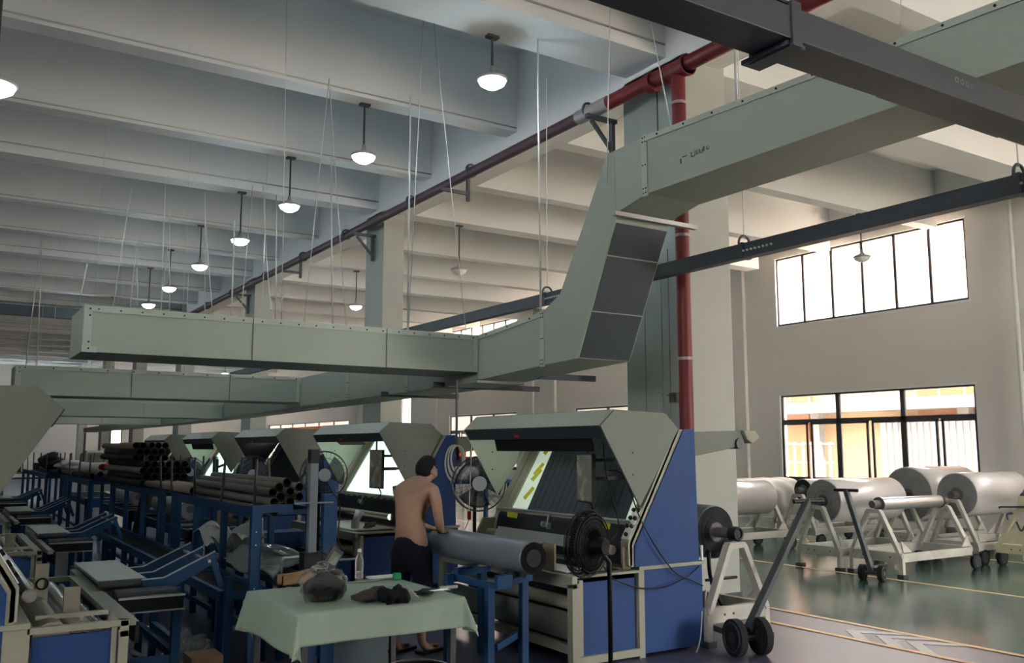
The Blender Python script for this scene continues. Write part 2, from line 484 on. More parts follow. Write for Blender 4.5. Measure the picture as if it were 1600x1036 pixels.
for (y0, y1, z0, z1, typ) in wins:
    nwin += 1
    root = bpy.data.objects.new('window_%d' % nwin, None); scene.collection.objects.link(root)
    root.location = (XW, (y0 + y1) / 2, z0); root['kind'] = 'structure'
    rv = MB()
    rv.box(XW - 0.012, XW + 0.10, y1 - 0.02, y1 + 0.045, z0 - 0.03, z1 + 0.03)
    rv.box(XW - 0.012, XW + 0.10, y0 - 0.03, y1 + 0.03, z1 - 0.012, z1 + 0.03)
    rv.box(XW - 0.012, XW + 0.10, y0 - 0.03, y1 + 0.03, z0 - 0.05, z0)
    rv.obj('window_reveal', M['winlight'], root)
    fr = MB(); t = 0.05
    fbar(fr, y0, y1, z0, z0 + t); fbar(fr, y0, y1, z1 - t, z1); fbar(fr, y0, y0 + t, z0, z1); fbar(fr, y1 - t, y1, z0, z1)
    panes = []
    if typ == 'high':
        n = 6 if y1 - y0 > 2 else 1; W = (y1 - y0) / n
        for i in range(1, n): fbar(fr, y0 + W * i - 0.03, y0 + W * i + 0.03, z0, z1)
        panes = [(y0 + W * i + .03, y0 + W * (i + 1) - .03, z0 + t, z1 - t) for i in range(n)]
    else:
        n = 3 if y1 - y0 < 6 else 6; W = (y1 - y0) / n; zt = z0 + 1.42
        fbar(fr, y0, y1, zt - 0.04, zt + 0.04)
        for i in range(n):
            if i: fbar(fr, y0 + W * i - 0.05, y0 + W * i + 0.05, z0, z1)
            panes.append((y0 + W * i + .05, y0 + W * (i + 1) - .05, zt + .04, z1 - t))
            for j in (0, 1):
                ya = y0 + W * (i + j / 2); yb = ya + W / 2
                sa = MB(); xs = XW + (0.02 if j else 0.06)
                for (p, q, r, u) in ((ya + .03, yb - .03, z0 + t, z0 + t + .05), (ya + .03, yb - .03, zt - .09, zt - .04), (ya + .03, ya + .08, z0 + t, zt - .04), (yb - .08, yb - .03, z0 + t, zt - .04)):
                    sa.box(xs, xs + 0.04, p, q, r, u)
                so = sa.obj('window_sash', M['win'], root)
                MB().box(xs + .01, xs + .018, ya + .08, yb - .08, z0 + t + .05, zt - .09).obj('pane', M['glass'], so)
                MB().box(xs - .03, xs, yb - .075, yb - .055, z0 + .7, z0 + .78).obj('sash_handle', M['black'], so)
    fr.obj('window_frame', M['win'], root)
    for p in panes:
        MB().box(XW + .07, XW + .078, *p).obj('pane', M['frost'] if typ == 'high' else M['glass'], root)

# far wall with windows, left and back walls with openings added for fill light
def wall_with_holes(name, axis, pos, thick, u0, u1, holes):
    mb = MB(); u = u0
    def bx(a, b, c, d):
        if b - a < 1e-4 or d - c < 1e-4: return
        if axis == 'y': mb.box(a, b, pos, pos + thick, c, d)
        else: mb.box(pos, pos + thick, a, b, c, d)
    spans = sorted(set((h[0], h[1]) for h in holes))
    for a, b in spans:
        bx(u, a, 0, ZC + .25); zs = 0
        for h in sorted(h for h in holes if h[0] == a):
            bx(a, b, zs, h[2]); zs = h[3]
        bx(a, b, zs, ZC + .25); u = b
    bx(u, u1, 0, ZC + .25)
    return struct(mb.obj(name, M['wall']))
fh = []
for (pa, pb) in ((205, 232), (236, 267), (272, 300), (303, 345)):
    a = at(pa, 570, Y=YF); b = at(pb, 570, Y=YF)
    fh.append((a.x, b.x, 5.3, 6.6))
for (pa, pb) in ((156, 190),):
    a = at(pa, 690, Y=YF); b = at(pb, 690, Y=YF)
    if not any(h[0] < b.x and h[1] > a.x for h in fh): fh.append((a.x, b.x, 1.0, 3.0))
wf = wall_with_holes('wall_far', 'y', YF, 0.24, XL, XW, fh)
for (a, b, z0, z1) in fh:
    nwin += 1
    mb = MB(); t = .07
    for q in ((a, b, z0, z0 + t), (a, b, z1 - t, z1), (a, a + t, z0, z1), (b - t, b, z0, z1)):
        mb.box(q[0], q[1], YF + .02, YF + .09, q[2], q[3])
    root = bpy.data.objects.new('window_%d' % nwin, None); scene.collection.objects.link(root)
    root.location = ((a + b) / 2, YF, z0); root['kind'] = 'structure'
    mb.obj('window_frame', M['win'], root)
    MB().box(a + t, b - t, YF + .05, YF + .058, z0 + t, z1 - t).obj('pane', M['frost'], root)
lh = []  # unseen high window added so fill light enters from the left
for k in range(1):
    lh += [(-6 + 8.4 * k, 1.0 + 8.4 * k, 4.3, 6.5)]
wl = wall_with_holes('wall_left', 'x', XL - .2, .2, YB, YF, lh)
for (a, b, z0, z1) in lh:
    nwin += 1
    mb = MB(); t = .06
    for q in ((a, b, z0, z0 + t), (a, b, z1 - t, z1), (a, a + t, z0, z1), (b - t, b, z0, z1), ((a + b) / 2 - t / 2, (a + b) / 2 + t / 2, z0, z1)):
        mb.box(XL - .12, XL - .05, *q)
    root = bpy.data.objects.new('window_%d' % nwin, None); scene.collection.objects.link(root)
    root.location = (XL, (a + b) / 2, z0); root['kind'] = 'structure'
    mb.obj('window_frame', M['win'], root)
    MB().box(XL - .09, XL - .085, a + t, b - t, z0 + t, z1 - t).obj('pane', M['glass'], root)
wb = wall_with_holes('wall_back', 'y', YB - .2, 0.2, XL, XW, [(11.0, 15.5, 0, 4.0)])  # unseen door opening added to let sun and sky fill the bay
struct(MB().box(XL, 6.75, YF - .06, YF, 0, .1).obj('baseboard_far', M['darksteel']))

# the building across the yard and the yard itself
gr = MB().box(XW + .3, 60, -30, 90, -.25, -.15).obj('ground', M['ground']); gr['kind'] = 'structure'
gr3 = MB().box(-60, XL - .3, -40, 90, -.25, -.15).obj('ground', M['ground']); gr3['kind'] = 'structure'
gr2 = MB().box(-30, XW + .3, -40, YB - .25, -.25, -.15).obj('ground', M['ground']); gr2['kind'] = 'structure'
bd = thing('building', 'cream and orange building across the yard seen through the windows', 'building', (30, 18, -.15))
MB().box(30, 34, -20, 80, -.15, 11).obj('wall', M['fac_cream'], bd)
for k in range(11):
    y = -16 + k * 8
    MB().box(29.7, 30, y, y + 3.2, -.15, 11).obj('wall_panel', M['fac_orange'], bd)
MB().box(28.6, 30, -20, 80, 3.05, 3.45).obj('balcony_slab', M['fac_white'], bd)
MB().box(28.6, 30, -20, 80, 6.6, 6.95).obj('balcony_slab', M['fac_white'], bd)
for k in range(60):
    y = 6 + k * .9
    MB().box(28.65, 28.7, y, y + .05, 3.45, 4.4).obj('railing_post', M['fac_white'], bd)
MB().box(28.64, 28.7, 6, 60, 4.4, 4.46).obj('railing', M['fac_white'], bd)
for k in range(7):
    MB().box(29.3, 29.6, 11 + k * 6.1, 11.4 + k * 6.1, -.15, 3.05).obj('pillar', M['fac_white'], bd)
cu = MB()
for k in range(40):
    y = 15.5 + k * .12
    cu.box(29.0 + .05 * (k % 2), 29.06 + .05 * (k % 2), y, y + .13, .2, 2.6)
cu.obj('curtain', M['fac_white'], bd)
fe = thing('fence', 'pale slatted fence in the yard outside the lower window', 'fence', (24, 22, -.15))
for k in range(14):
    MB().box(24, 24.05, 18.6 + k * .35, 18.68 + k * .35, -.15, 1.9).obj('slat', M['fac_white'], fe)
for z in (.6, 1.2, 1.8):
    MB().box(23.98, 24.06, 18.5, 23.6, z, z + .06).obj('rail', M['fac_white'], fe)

# ================================================================== FIRE PIPE
fp = thing('fire_pipe', 'dark red fire main pipe running under the girder with a drop pipe', 'pipe', (6.5, 7.0, 5.8))
ZP = 5.80
pa = at(1307, 2, X=6.5)
MB().cyl((6.5, -2, ZP - .08), (6.5, 8.0, ZP - .03), .085, n=14).obj('pipe', M['pipe_red'], fp)
MB().cyl((6.5, 8.55, ZP - .03), (6.5, 30, ZP), .075, n=14).obj('pipe', M['pipe_dull'], fp, 'dull grey brown stretch of the pipe')
MB().cyl((6.5, 7.95, ZP - .03), (6.5, 8.55, ZP - .03), .088, n=14).obj('pipe_coupling', M['pipe_grey'], fp)
MB().cyl((6.5, 6.62, ZP - .05), (6.5, 6.95, ZP - .05), .105, n=14).cyl((6.5, 6.62, ZP - .05), (6.5, 6.66, ZP - .05), .12, n=14).cyl((6.5, 6.93, ZP - .05), (6.5, 6.97, ZP - .05), .12, n=14).obj('pipe_tee', M['pipe_red'], fp)
MB().cyl((6.5, 7.15, ZP - .05), (6.5, 7.25, ZP - .05), .115, n=14).obj('pipe_clamp', M['pipe_red'], fp)
MB().cyl((6.5, 6.78, 0.6), (6.5, 6.78, ZP - .05), .075, n=14).obj('drop_pipe', M['pipe_red'], fp)
for z in (5.35, 3.9, 2.6, 1.6):
    MB().cyl((6.5, 6.78, z), (6.5, 6.78, z + .03), .082, n=14).obj('pipe_joint', M['pipe_grey'], fp)
for y in (8.35, 11.2, 13.2, 16.0, 18.4, 21, 23.8, 26.4):
    MB().ring((6.5, y, ZP), .09, .018, (0, 1, 0), 16, 5).obj('pipe_clamp', M['bracket'], fp)
for y in (8.2, 15.3, 23.2):
    b = thing('pipe_bracket', 'triangular steel bracket carrying the red pipe on the ' + {8.2: 'near', 15.3: 'second', 23.2: 'third'}[y] + ' column', 'bracket', (6.75, y, 5.2))
    MB().bar((6.35, y, 5.66), (6.8, y, 5.66), .06, .05).obj('arm', M['bracket'], b)
    MB().bar((6.74, y, 5.66), (6.74, y, 5.18), .06, .05).obj('upright', M['bracket'], b)
    MB().bar((6.42, y, 5.62), (6.74, y, 5.28), .04, .04).obj('brace', M['bracket'], b)
for i, y in enumerate((11.75, 19.3)):
    b = thing('pipe_hanger', ('nearer' if i == 0 else 'farther') + ' U-shaped pipe hanger between the columns', 'hanger', (6.5, y, 5.6))
    MB().bar((6.3, y, 5.62), (6.78, y, 5.62), .05, .05).obj('arm', M['bracket'], b)
    MB().bar((6.76, y, 5.5), (6.76, y, 6.05), .05, .05).obj('upright', M['bracket'], b)
wp = tag(MB().cyl((6.72, 6.95, 0.0), (6.72, 6.95, 3.9), .035, n=10).obj('conduit_pipe', M['pvc']), 'white plastic conduit running up beside the red drop pipe', 'pipe')
wp2 = tag(MB().cyl((6.62, 6.93, 0.0), (6.62, 6.93, 2.0), .05, n=10).obj('conduit_pipe', M['darksteel']), 'dark grey pipe behind the nearest machine at the column foot', 'pipe')
cb = thing('cable_clip_box', 'small grey clip box on the column left of the drop pipe', 'box', (6.7, 6.95, 2.2))
MB().box(6.45, 6.60, 6.9, 6.98, 2.17, 2.27).obj('body', M['darksteel'], cb); MB().bar((6.3, 6.92, 2.24), (6.5, 6.92, 2.24), .015).obj('lever', M['darksteel'], cb)

# ================================================================== AIR DUCTS
XD, WD = 5.2, 0.65
def zt(px, py, X=XD): return at(px, py, X=X)
def quad_duct(secs, X0=XD, W=WD):
    """box duct through sections (Y, zb, zt)"""
    mb = MB(); vs = []
    for (y, a, b) in secs:
        vs += [(X0, y, a), (X0 + W, y, a), (X0 + W, y, b), (X0, y, b)]
    fs = []
    for i in range(len(secs) - 1):
        o = i * 4
        fs += [(o, o + 1, o + 5, o + 4), (o + 1, o + 2, o + 6, o + 5), (o + 2, o + 3, o + 7, o + 6), (o + 3, o, o + 4, o + 7)]
    fs += [(3, 2, 1, 0), tuple(len(vs) - 4 + k for k in range(4))]
    return mb.add(vs, fs)
duct = thing('air_duct', 'long grey green trunk air duct that steps down and runs to the back', 'duct', (XD, 7, 2.5))
quad_duct([(1.2, 3.93, 4.30), (5.86, 3.941, 4.474)]).obj('upper_section', M['duct'], duct, bevel=.004)
quad_duct([(5.862, 3.941, 4.474), (6.29, 3.86, 4.465)]).obj('upper_elbow', M['duct'], duct, bevel=.004)
# the sloping riser: polygon in the Y-Z plane
MB().prism([(6.41, 4.46), (6.292, 4.465), (6.292, 3.80), (6.893, 2.558), (7.489, 2.535), (7.484, 3.09), (7.18, 3.232)], 'x', XD, XD + WD).obj('riser', M['duct'], duct, bevel=.004)
for k, (ya, za, yb, zb) in enumerate(((6.30, 3.775, 6.44, 3.50), (6.445, 3.488, 6.68, 3.00), (6.685, 2.99, 6.89, 2.57))):  # dark sheets colour in the shade under the sloping riser
    vs = []
    for x in (XD + .015, XD + WD - .015):
        vs += [(x, ya, za), (x, yb, zb), (x, yb - .008, zb - .004), (x, ya - .008, za - .004)]
    MB().add(vs, [(0, 1, 2, 3), (7, 6, 5, 4), (0, 4, 5, 1), (1, 5, 6, 2), (2, 6, 7, 3), (3, 7, 4, 0)]).obj('riser_shade_panel', M['hoodlip'], duct)
quad_duct([(7.49, 2.535, 3.085), (8.77, 2.47, 2.98), (8.80, 2.47, 2.97)]).obj('lower_section', M['duct'], duct, bevel=.004)
quad_duct([(8.81, 2.44, 2.93), (14.67, 2.39, 2.88)]).obj('lower_section', M['duct'], duct, bevel=.004)
quad_duct([(14.68, 2.38, 2.78), (19.4, 2.33, 2.66)], W=.55).obj('lower_section', M['duct'], duct, bevel=.004)
quad_duct([(19.41, 2.33, 2.62), (25.5, 2.31, 2.54)], W=.5).obj('lower_section', M['duct'], duct)
quad_duct([(25.51, 2.31, 2.52), (40.2, 2.33, 2.50)], W=.45).obj('lower_section', M['duct'], duct)
def flange_yz(y, z0, z1, w=.035, par=duct):
    f = MB().box(XD - .012, XD, y - w, y + w, z0, z1).obj('flange', M['duct_lip'], par)
    s = MB()
    for z in (z0 + .03, z0 + .07, (z0 + z1) / 2, z1 - .07, z1 - .03):
        for yy in (y - w * .5, y + w * .5):
            s.cyl((XD - .018, yy, z), (XD - .01, yy, z), .007, n=6)
    s.obj('screw', M['screw'], f)
flange_yz(5.87, 3.92, 4.49); flange_yz(7.487, 2.52, 3.10); flange_yz(10.6, 2.42, 2.92, .03); flange_yz(12.6, 2.42, 2.92, .03)
# top lip and its screws along the upper and lower sections
for (ya, za, yb, zb) in ((1.2, 4.30, 5.86, 4.474), (8.8, 2.98, 7.49, 3.085)):
    lip = MB().bar((XD - .008, ya, za - .025), (XD - .008, yb, zb - .025), .012, .05).obj('duct_lip', M['duct_lip'], duct)
    s = MB(); n = int(abs(yb - ya) / .33)
    for i in range(n):
        t = (i + .5) / n
        s.cyl((XD - .022, ya + (yb - ya) * t, za + (zb - za) * t - .025), (XD - .012, ya + (yb - ya) * t, za + (zb - za) * t - .025), .009, n=6)
    s.obj('screw', M['screw'], lip)
# branch arms
branches = []
ordn = ['nearest', 'second', 'third', 'fourth']
for i, (y, xl, zb, ztp, ztl, D) in enumerate(((8.77, 1.08, 2.555, 2.975, 2.985, .85), (14.67, .96, 2.46, 2.885, 2.90, .75), (19.4, 1.2, 2.32, 2.655, 2.66, .7), (25.5, 1.5, 2.31, 2.53, 2.53, .6))):
    bname = ordn[i] + ' grey green side arm of the air duct reaching left over the aisle' if i else 'nearest and largest side arm of the air duct reaching left over the aisle'
    b = thing('duct_arm', bname, 'duct', (xl, y, zb))
    branches.append((y, xl, ztp, D))
    xs = [xl, xl + (XD - xl) * .37, xl + (XD - xl) * .72, XD] if i < 2 else [xl, xl + (XD - xl) * .6, XD]
    for k in range(len(xs) - 1):
        MB().box(xs[k] + (.003 if k else 0), xs[k + 1] - (.014 if k == len(xs) - 2 else 0), y, y + D, zb, ztp).obj('duct_section', M['duct'], b, bevel=.003)
    lip = MB().box(xl, XD - .014, y - .010, y, ztp - .055, ztp + .004).box(xl, xl + .07, y - .012, y, zb, ztp).obj('duct_lip', M['duct_lip'], b)
    if i < 2:
        MB().box(xl - .003, xl + .12, y - .016, y, zb - .004, zb + .05).box(xl - .003, xl + .12, y - .016, y, ztp - .05, ztp + .006).obj('corner_plate', M['duct_lip'], b)
        s = MB(); n = 22 if i == 0 else 12
        for k in range(n):
            x = xl + .12 + (XD - xl - .2) * k / (n - 1)
            s.cyl((x, y - .018, ztp - .03), (x, y - .009, ztp - .03), .008 if i == 0 else .011, n=6)
        for z in (zb + .09, ztp - .09, zb + .03, ztp - .03):
            s.cyl((xl + .05, y - .022, z), (xl + .05, y - .009, z), .009, n=6)
        s.obj('screw', M['screw'], b)
        MB().box(XD - .075, XD - .015, y - .014, y, zb, ztp).obj('end_flange', M['duct_lip'], b)
        for x in xs[1:-1]:
            MB().box(x - .004, x + .004, y - .013, y - .008, zb, ztp).obj('seam', M['hoodlip'], b)
# bracket channels hung under the trunk
def channel(name_label, a, b, zoff=0):
    c = thing('support_channel', name_label, 'bracket', ((a[0] + b[0]) / 2, (a[1] + b[1]) / 2, a[2]))
    MB().bar(a, b, .05, .012).obj('web', M['bracket'], c)
    a2 = Vector(a); b2 = Vector(b); s = Vector((0, .022, -.03))
    MB().bar(a2 - s, b2 - s, .01, .06).obj('side', M['bracket'], c)
    return c
channel('dark steel channel under the duct next to the near cable tray', (4.86, 3.28, 3.90), (6.25, 3.28, 3.90))
c = thing('support_channel', 'pale steel channel under the elbow of the upper duct', 'bracket', (5.5, 6.28, 3.85))
MB().bar((5.12, 6.22, 3.835), (6.15, 6.22, 3.835), .05, .04).obj('web', M['lamp'], c)
channel('black channel under the trunk duct right of the second arm', (5.05, 9.6, 2.43), (6.6, 9.6, 2.43))
channel('thin channel under the trunk duct above the second machine', (5.1, 11.2, 2.40), (6.3, 11.2, 2.40))
channel('short channel under the trunk duct near the riser foot', (5.7, 8.3, 2.475), (6.5, 8.3, 2.475))
# faint print on the upper section
pr_ = MB()
for k, (dy, dz, w, h) in enumerate(((0, 0, .05, .045), (.06, .004, .03, .04), (.10, .0, .035, .035), (.14, .01, .02, .04), (.18, .006, .03, .03), (-.10, .01, .05, .012), (-.13, -.02, .012, .04))):
    p = at(1080, 242, X=XD)
    pr_.box(XD - .0045, XD - .0035, p.y - dy - w, p.y - dy, p.z + dz - h / 2, p.z + dz - h / 2 + .008)
    pr_.box(XD - .0045, XD - .0035, p.y - dy - .010, p.y - dy, p.z + dz - h / 2, p.z + dz + h / 2)
    pr_.box(XD - .0045, XD - .0035, p.y - dy - w, p.y - dy - w + .006, p.z + dz - h / 3, p.z + dz + h / 2)
pr_.obj('printed_mark', M['bracket'], duct)

# ================================================================== CABLE TRAYS
def tray(label, a, b, w, h, loc):
    t = thing('cable_tray', label, 'cable tray', loc)
    a = Vector(a); b = Vector(b)
    MB().bar(a, b, w, h).obj('channel', M['tray'], t, bevel=.004)
    return t
t1 = tray('wide dark cable tray crossing close in front of the upper duct', (-2.0, 2.56, 3.525), (9.0, 2.50, 3.525), .21, .15, (3, 2.55, 3.5))
MB().box(3.00, 3.06, 2.42, 2.67, 3.42, 3.625).box(2.98, 3.10, 2.44, 2.70, 3.425, 3.445).obj('joint_collar', M['tray'], t1)
MB().box(-2, 3.0, 2.44, 2.66, 3.615, 3.625).obj('lid', M['tray'], t1)
s = MB()
for i in range(4):
    for off in (0, .22):
        x = 4.24 + i * .045 + off
        z = 3.548 - i * .002
        s.ring((x, 2.425, z), .013, .005, (0, 1, 0), 10, 4)
s.obj('slot', M['slot'], t1)
MB().ring((3.03, 2.52, 3.67), .10, .006, (0, 1, 0), 20, 5).cyl((2.98, 2.5, 3.7), (2.98, 2.5, 6.2), .008, n=6).obj('hanger_strap', M['white'], t1)
t2 = tray('long dark cable tray running level in front of the columns towards the wall', (6.05, -1.0, 3.457), (6.05, 22.0, 3.457), .08, .12, (6.05, 6, 3.46))
for y in (-.995, ):
    pass
MB().box(6.005, 6.095, -1, 22, 3.515, 3.523).box(6.0, 6.10, -1, 22, 3.39, 3.398).obj('tray_lip', M['tray'], t2)
for (px, py) in ((1157, 388), (850, 470), (1588, 295)):
    p = at(px, py, X=6.0)
    MB().box(5.99, 6.11, p.y - .03, p.y + .02, 3.385, 3.53).obj('joint_collar', M['tray'], t2)
    MB().ring((6.05, p.y, 3.53), .07, .012, (0, 1, 0), 20, 5).obj('hanger_strap', M['bracket'], t2)
    s = MB()
    for i in range(8):
        s.cyl((5.985, p.y - .04 - .045 * i, 3.45), (6.0, p.y - .04 - .045 * i, 3.45), .010, n=8)
    s.obj('slot', M['slot'], t2)
    w = tag(MB().cyl((6.05, p.y, 3.58), (6.05, p.y, 6.2), .006, n=5).obj('hanger_wire', M['wire']), 'thin wire holding the long cable tray ' + {1157: 'beside the drop pipe', 850: 'left of the duct riser', 1588: 'at the right edge above the window'}[px], 'wire')
t3 = tray('dark cable tray crossing the hall far back below the ceiling beams', (-4, 30, 5.75), (6.7, 30, 5.75), .3, .3, (2, 30, 5.75))

# ================================================================== HANGER WIRES
def wire(pt, pb, Yt=None, Xt=None, Yb=None, Xb=None, r=.0055, label='', name='hanger_wire', mids=()):
    a = at(*pt, X=Xt, Y=Yt); b = at(*pb, X=Xb, Y=Yb)
    yy = b.y
    tops = [(8.77, 9.62, 2.98), (14.67, 15.42, 2.886)] if Xb is None else []
    for (u, v, zz) in tops:
        if u <= yy <= v and abs(b.z - zz) < .35: b = Vector((b.x, b.y, zz - .004))
    if Xb is not None:
        zz = 4.30 + (yy - 1.2) * .0373 if yy < 5.87 else 4.465 if yy < 6.3 else 3.085
        if abs(b.z - zz) < .35 and b.x > 5.2: b = Vector((b.x, b.y, zz - .004))
    if a.z > ZC: a = b + (a - b) * ((ZC - .01 - b.z) / (a.z - b.z))
    pts = [a] + [at(*m, Y=b.y) for m in mids] + [b]
    o = MB().path(pts, r, 5, smooth_pts=len(mids) > 0).obj(name, M['wire'])
    return tag(o, label, 'wire' if name == 'hanger_wire' else 'rod')
YA = 9.0
wire((665, -40), (638, 512), Yt=YA, Yb=YA, label='pale wire from the top edge to the nearest duct arm beside the thick rod')
wire((670, -40), (729, 517), Yt=YA, Yb=YA, label='slack wire leaning right down to the right end of the nearest duct arm')
wire((641, 150), (637, 512), Yt=YA, Yb=YA, r=.011, label='thick bright rod holding the nearest duct arm near its right end', name='hanger_rod')
wire((449, -40), (440, 496), Yt=YA, Yb=YA, label='long straight wire dropping from the top edge onto the nearest arm')
wire((840, 40), (845, 488), Xt=5.3, Xb=5.3, r=.012, label='thick bright rod down to the trunk duct joint left of the riser', name='hanger_rod')
wire((514, 122), (475, 499), Yt=YA, Yb=YA, label='left wire of the steep V above the middle of the nearest arm')
wire((514, 122), (541, 505), Yt=YA, Yb=YA, label='right wire of the steep V above the middle of the nearest arm')
wire((517, 245), (520, 503), Yt=YA + .6, Yb=YA + .6, r=.010, label='bright rod standing between the two wires of the steep V', name='hanger_rod')
wire((954, -40), (948, 288), Xt=5.19, Xb=5.19, label='white wire dropping to the elbow of the upper duct')
wire((1008, -10), (1050, 199), Xt=5.3, Xb=5.3, label='white wire leaning right onto the top edge of the upper duct')
wire((1148, 60), (1151, 160), Xt=5.3, Xb=5.3, r=.013, label='thick white rod holding the upper duct right of the drop pipe', name='hanger_rod')
wire((1409, -30), (1406, 88), Xt=5.3, Xb=5.3, r=.004, label='grey wire to the upper duct at its right end')
wire((205, 295), (176, 476), Yt=YA, Yb=YA, label='slanting wire at the left end of the nearest arm, second from its tip')
wire((258, 290), (252, 482), Yt=YA, Yb=YA, label='nearly upright wire above the left third of the nearest arm')
wire((320, 300), (321, 486), Yt=YA + .6, Yb=YA + .6, label='grey upright wire just right of the lamp row at the nearest arm')
wire((395, 290), (376, 490), Yt=YA, Yb=YA, label='wire passing behind the small lamps onto the nearest arm')
wire((411, 290), (428, 493), Yt=YA, Yb=YA, label='bent loose wire with a kink above the nearest arm', mids=((418, 425),))
wire((432, 305), (431, 495), Yt=YA + .4, Yb=YA + .4, r=.009, label='straight rod right of the bent loose wire', name='hanger_rod')
wire((320, 340), (333, 487), Yt=YA, Yb=YA, label='short wire leaning right near the third lamp from the back')
wire((214, 375), (203, 478), Yt=YA + .3, Yb=YA + .3, label='left wire of the small V near the left end of the nearest arm')
wire((214, 375), (216, 478), Yt=YA + .3, Yb=YA + .3, label='right wire of the small V near the left end of the nearest arm')
wire((262, 385), (250, 482), Yt=YA + .6, Yb=YA + .6, label='thin wire beside the last clear lamp of the row')
wire((265, 330), (266, 484), Yt=YA + .6, Yb=YA + .6, label='grey upright wire behind the last clear lamp of the row')
wire((137, 410), (122, 472), Yt=YA, Yb=YA, label='wire to the very left tip of the nearest arm')
wire((66, 363), (40, 570), Yt=14.9, Yb=14.9, r=.008, label='left of two wires to the tip of the second arm')
wire((66, 363), (58, 571), Yt=14.9, Yb=14.9, r=.008, label='right of two wires to the tip of the second arm')
wire((366, 345), (362, 489), Yt=YA + .6, Yb=YA + .6, r=.009, label='rod beside the fourth lamp down to the nearest arm', name='hanger_rod')
lw = MB().path([at(438, 440, Y=YA), at(432, 452, Y=YA), at(444, 462, Y=YA), at(436, 470, Y=YA), at(445, 458, Y=YA), at(440, 446, Y=YA)], .005, 5).obj('wire_tangle', M['wire'])
tag(lw, 'small tangle of spare wire hanging above the nearest arm', 'wire')
for k, (x, y) in enumerate(((1.9, 19.6), (3.1, 19.6), (4.4, 19.6), (2.2, 25.7), (3.9, 25.7), (2.0, 15.0), (3.3, 15.0), (4.6, 15.0))):
    zt_ = {19.6: 2.655, 25.7: 2.53, 15.0: 2.885}[y]
    o = MB().path([(x, y, zt_), (x, y, ZC - .01)], .0045, 5, smooth_pts=False).obj('hanger_wire', M['wire'])
    tag(o, 'straight wire to the ' + {19.6: 'third', 25.7: 'fourth', 15.0: 'second'}[y] + ' duct arm, ' + ['left', 'middle', 'right'][{1.9: 0, 3.1: 1, 4.4: 2, 2.2: 0, 3.9: 2, 2.0: 0, 3.3: 1, 4.6: 2}[x]] + ' of its wires', 'wire')

# ================================================================== LAMPS
def lamp(x, y, z, zt_, on, label, power=LAMP_W, light=True):
    L = thing('pendant_lamp', label, 'lamp', (x, y, z), 'bowl lamps hanging on rods')
    R = .165
    MB().lathe([(.0, .16), (.025, .16), (.03, .10), (.06, .07), (R, .025), (R, .0), (R - .015, -.004)], (x, y, z), n=24).obj('shade', M['lamp'], L)
    MB().lathe([(R - .012, .0), (R - .03, -.045), (.07, -.085), (.0, -.10)], (x, y, z), n=20).obj('diffuser', M['lampon'] if on else M['lampoff'], L)
    MB().cyl((x, y, z + .14), (x, y, zt_ - .02), .014, n=8).obj('rod', M['darksteel'], L)
    MB().box(x - .07, x + .07, y - .04, y + .04, zt_ - .03, zt_).obj('ceiling_plate', M['darksteel'], L)
    if on and light:
        ld = bpy.data.lights.new('lamp_light', 'POINT'); ld.energy = power; ld.color = (.74, .90, 1.0); ld.shadow_soft_size = .14
        lo = bpy.data.objects.new('lamp_light', ld); scene.collection.objects.link(lo); lo.parent = L; lo.location = (0, 0, -.16)
beamY = [7.64, 10.56, 13.2] 
lp = [((769, 130), 7.9, 6.15), ((568, 248), 10.63, 6.22), ((452, 325), 13.3, 6.22), ((375, 378), 15.4, 6.15), ((312, 418), 18.5, 6.22), ((264, 452), 21.2, 6.22), ((232, 478), 23.3, 6.15)]
ln = ['nearest lit bowl lamp above the nearest machines', 'second lit bowl lamp of the row going back', 'third lit bowl lamp of the row going back', 'fourth lit bowl lamp of the row going back', 'fifth lit bowl lamp of the row going back', 'sixth lit bowl lamp, just above the nearest duct arm', 'farthest lit bowl lamp, cut off by the nearest duct arm']
for (p, y, zb), l in zip(lp, ln):
    q = at(*p, Y=y)
    lamp(q.x, y, q.z + .03, zb, True, l)
q = at(-12, 152, Y=8.2); lamp(q.x, 7.9, q.z, 6.15, True, 'lit bowl lamp cut off by the left picture edge')
for (p, y, zb, on, l) in (((717, 424), 15.4, 6.15, False, 'unlit bowl lamp left of the duct riser seen against the pale bay'), ((556, 480), 21.2, 6.22, True, 'small lit bowl lamp in the right bay beside the second column'), ((1347, 404), 10.63, 6.22, False, 'unlit bowl lamp hanging in front of the upper window')):
    q = at(*p, Y=y); lamp(q.x, y, q.z + .02, zb, on, l)
# lamps added to brighten the hall, the far end and the right bay
hall = (('bowl lamp added to fill the left hall with light, out of view', (-3.2, -8.0), (10.56, 18.46, 26.36), .3),
        ('bowl lamp added to light the far end, hidden behind the nearest duct arm', (4.35,), (28.97,), 2.6),
        ('tiny bowl lamp added to light the far end, between the two nearest duct arms', (4.35,), (52.6,), 5.0),
        ('bowl lamp added to light the back of the right bay, hidden behind columns', (12.0,), (34.25, 44.78, 52.6), 2.2),
        ('bowl lamp added for fill light over the aisle behind the viewpoint', (4.35, -1.5), (-2.7,), .7),
        ('bright bowl lamp added to light the right bay from out of view', (9.5, 12.0, 14.5), (2.6, -2.7, -5.3), 1.2))
for l, xs, ys, k in hall:
    for x in xs:
        for y in ys:
            lamp(x, y, 5.35, 6.22, True, l, LAMP_W * k)

# ================================================================== INSPECTION MACHINES
def rbox(mb, X, s, x0, x1, y0, y1, z0, z1):
    a, b = X + s * x0, X + s * x1
    mb.box(min(a, b), max(a, b), y0, y1, z0, z1)

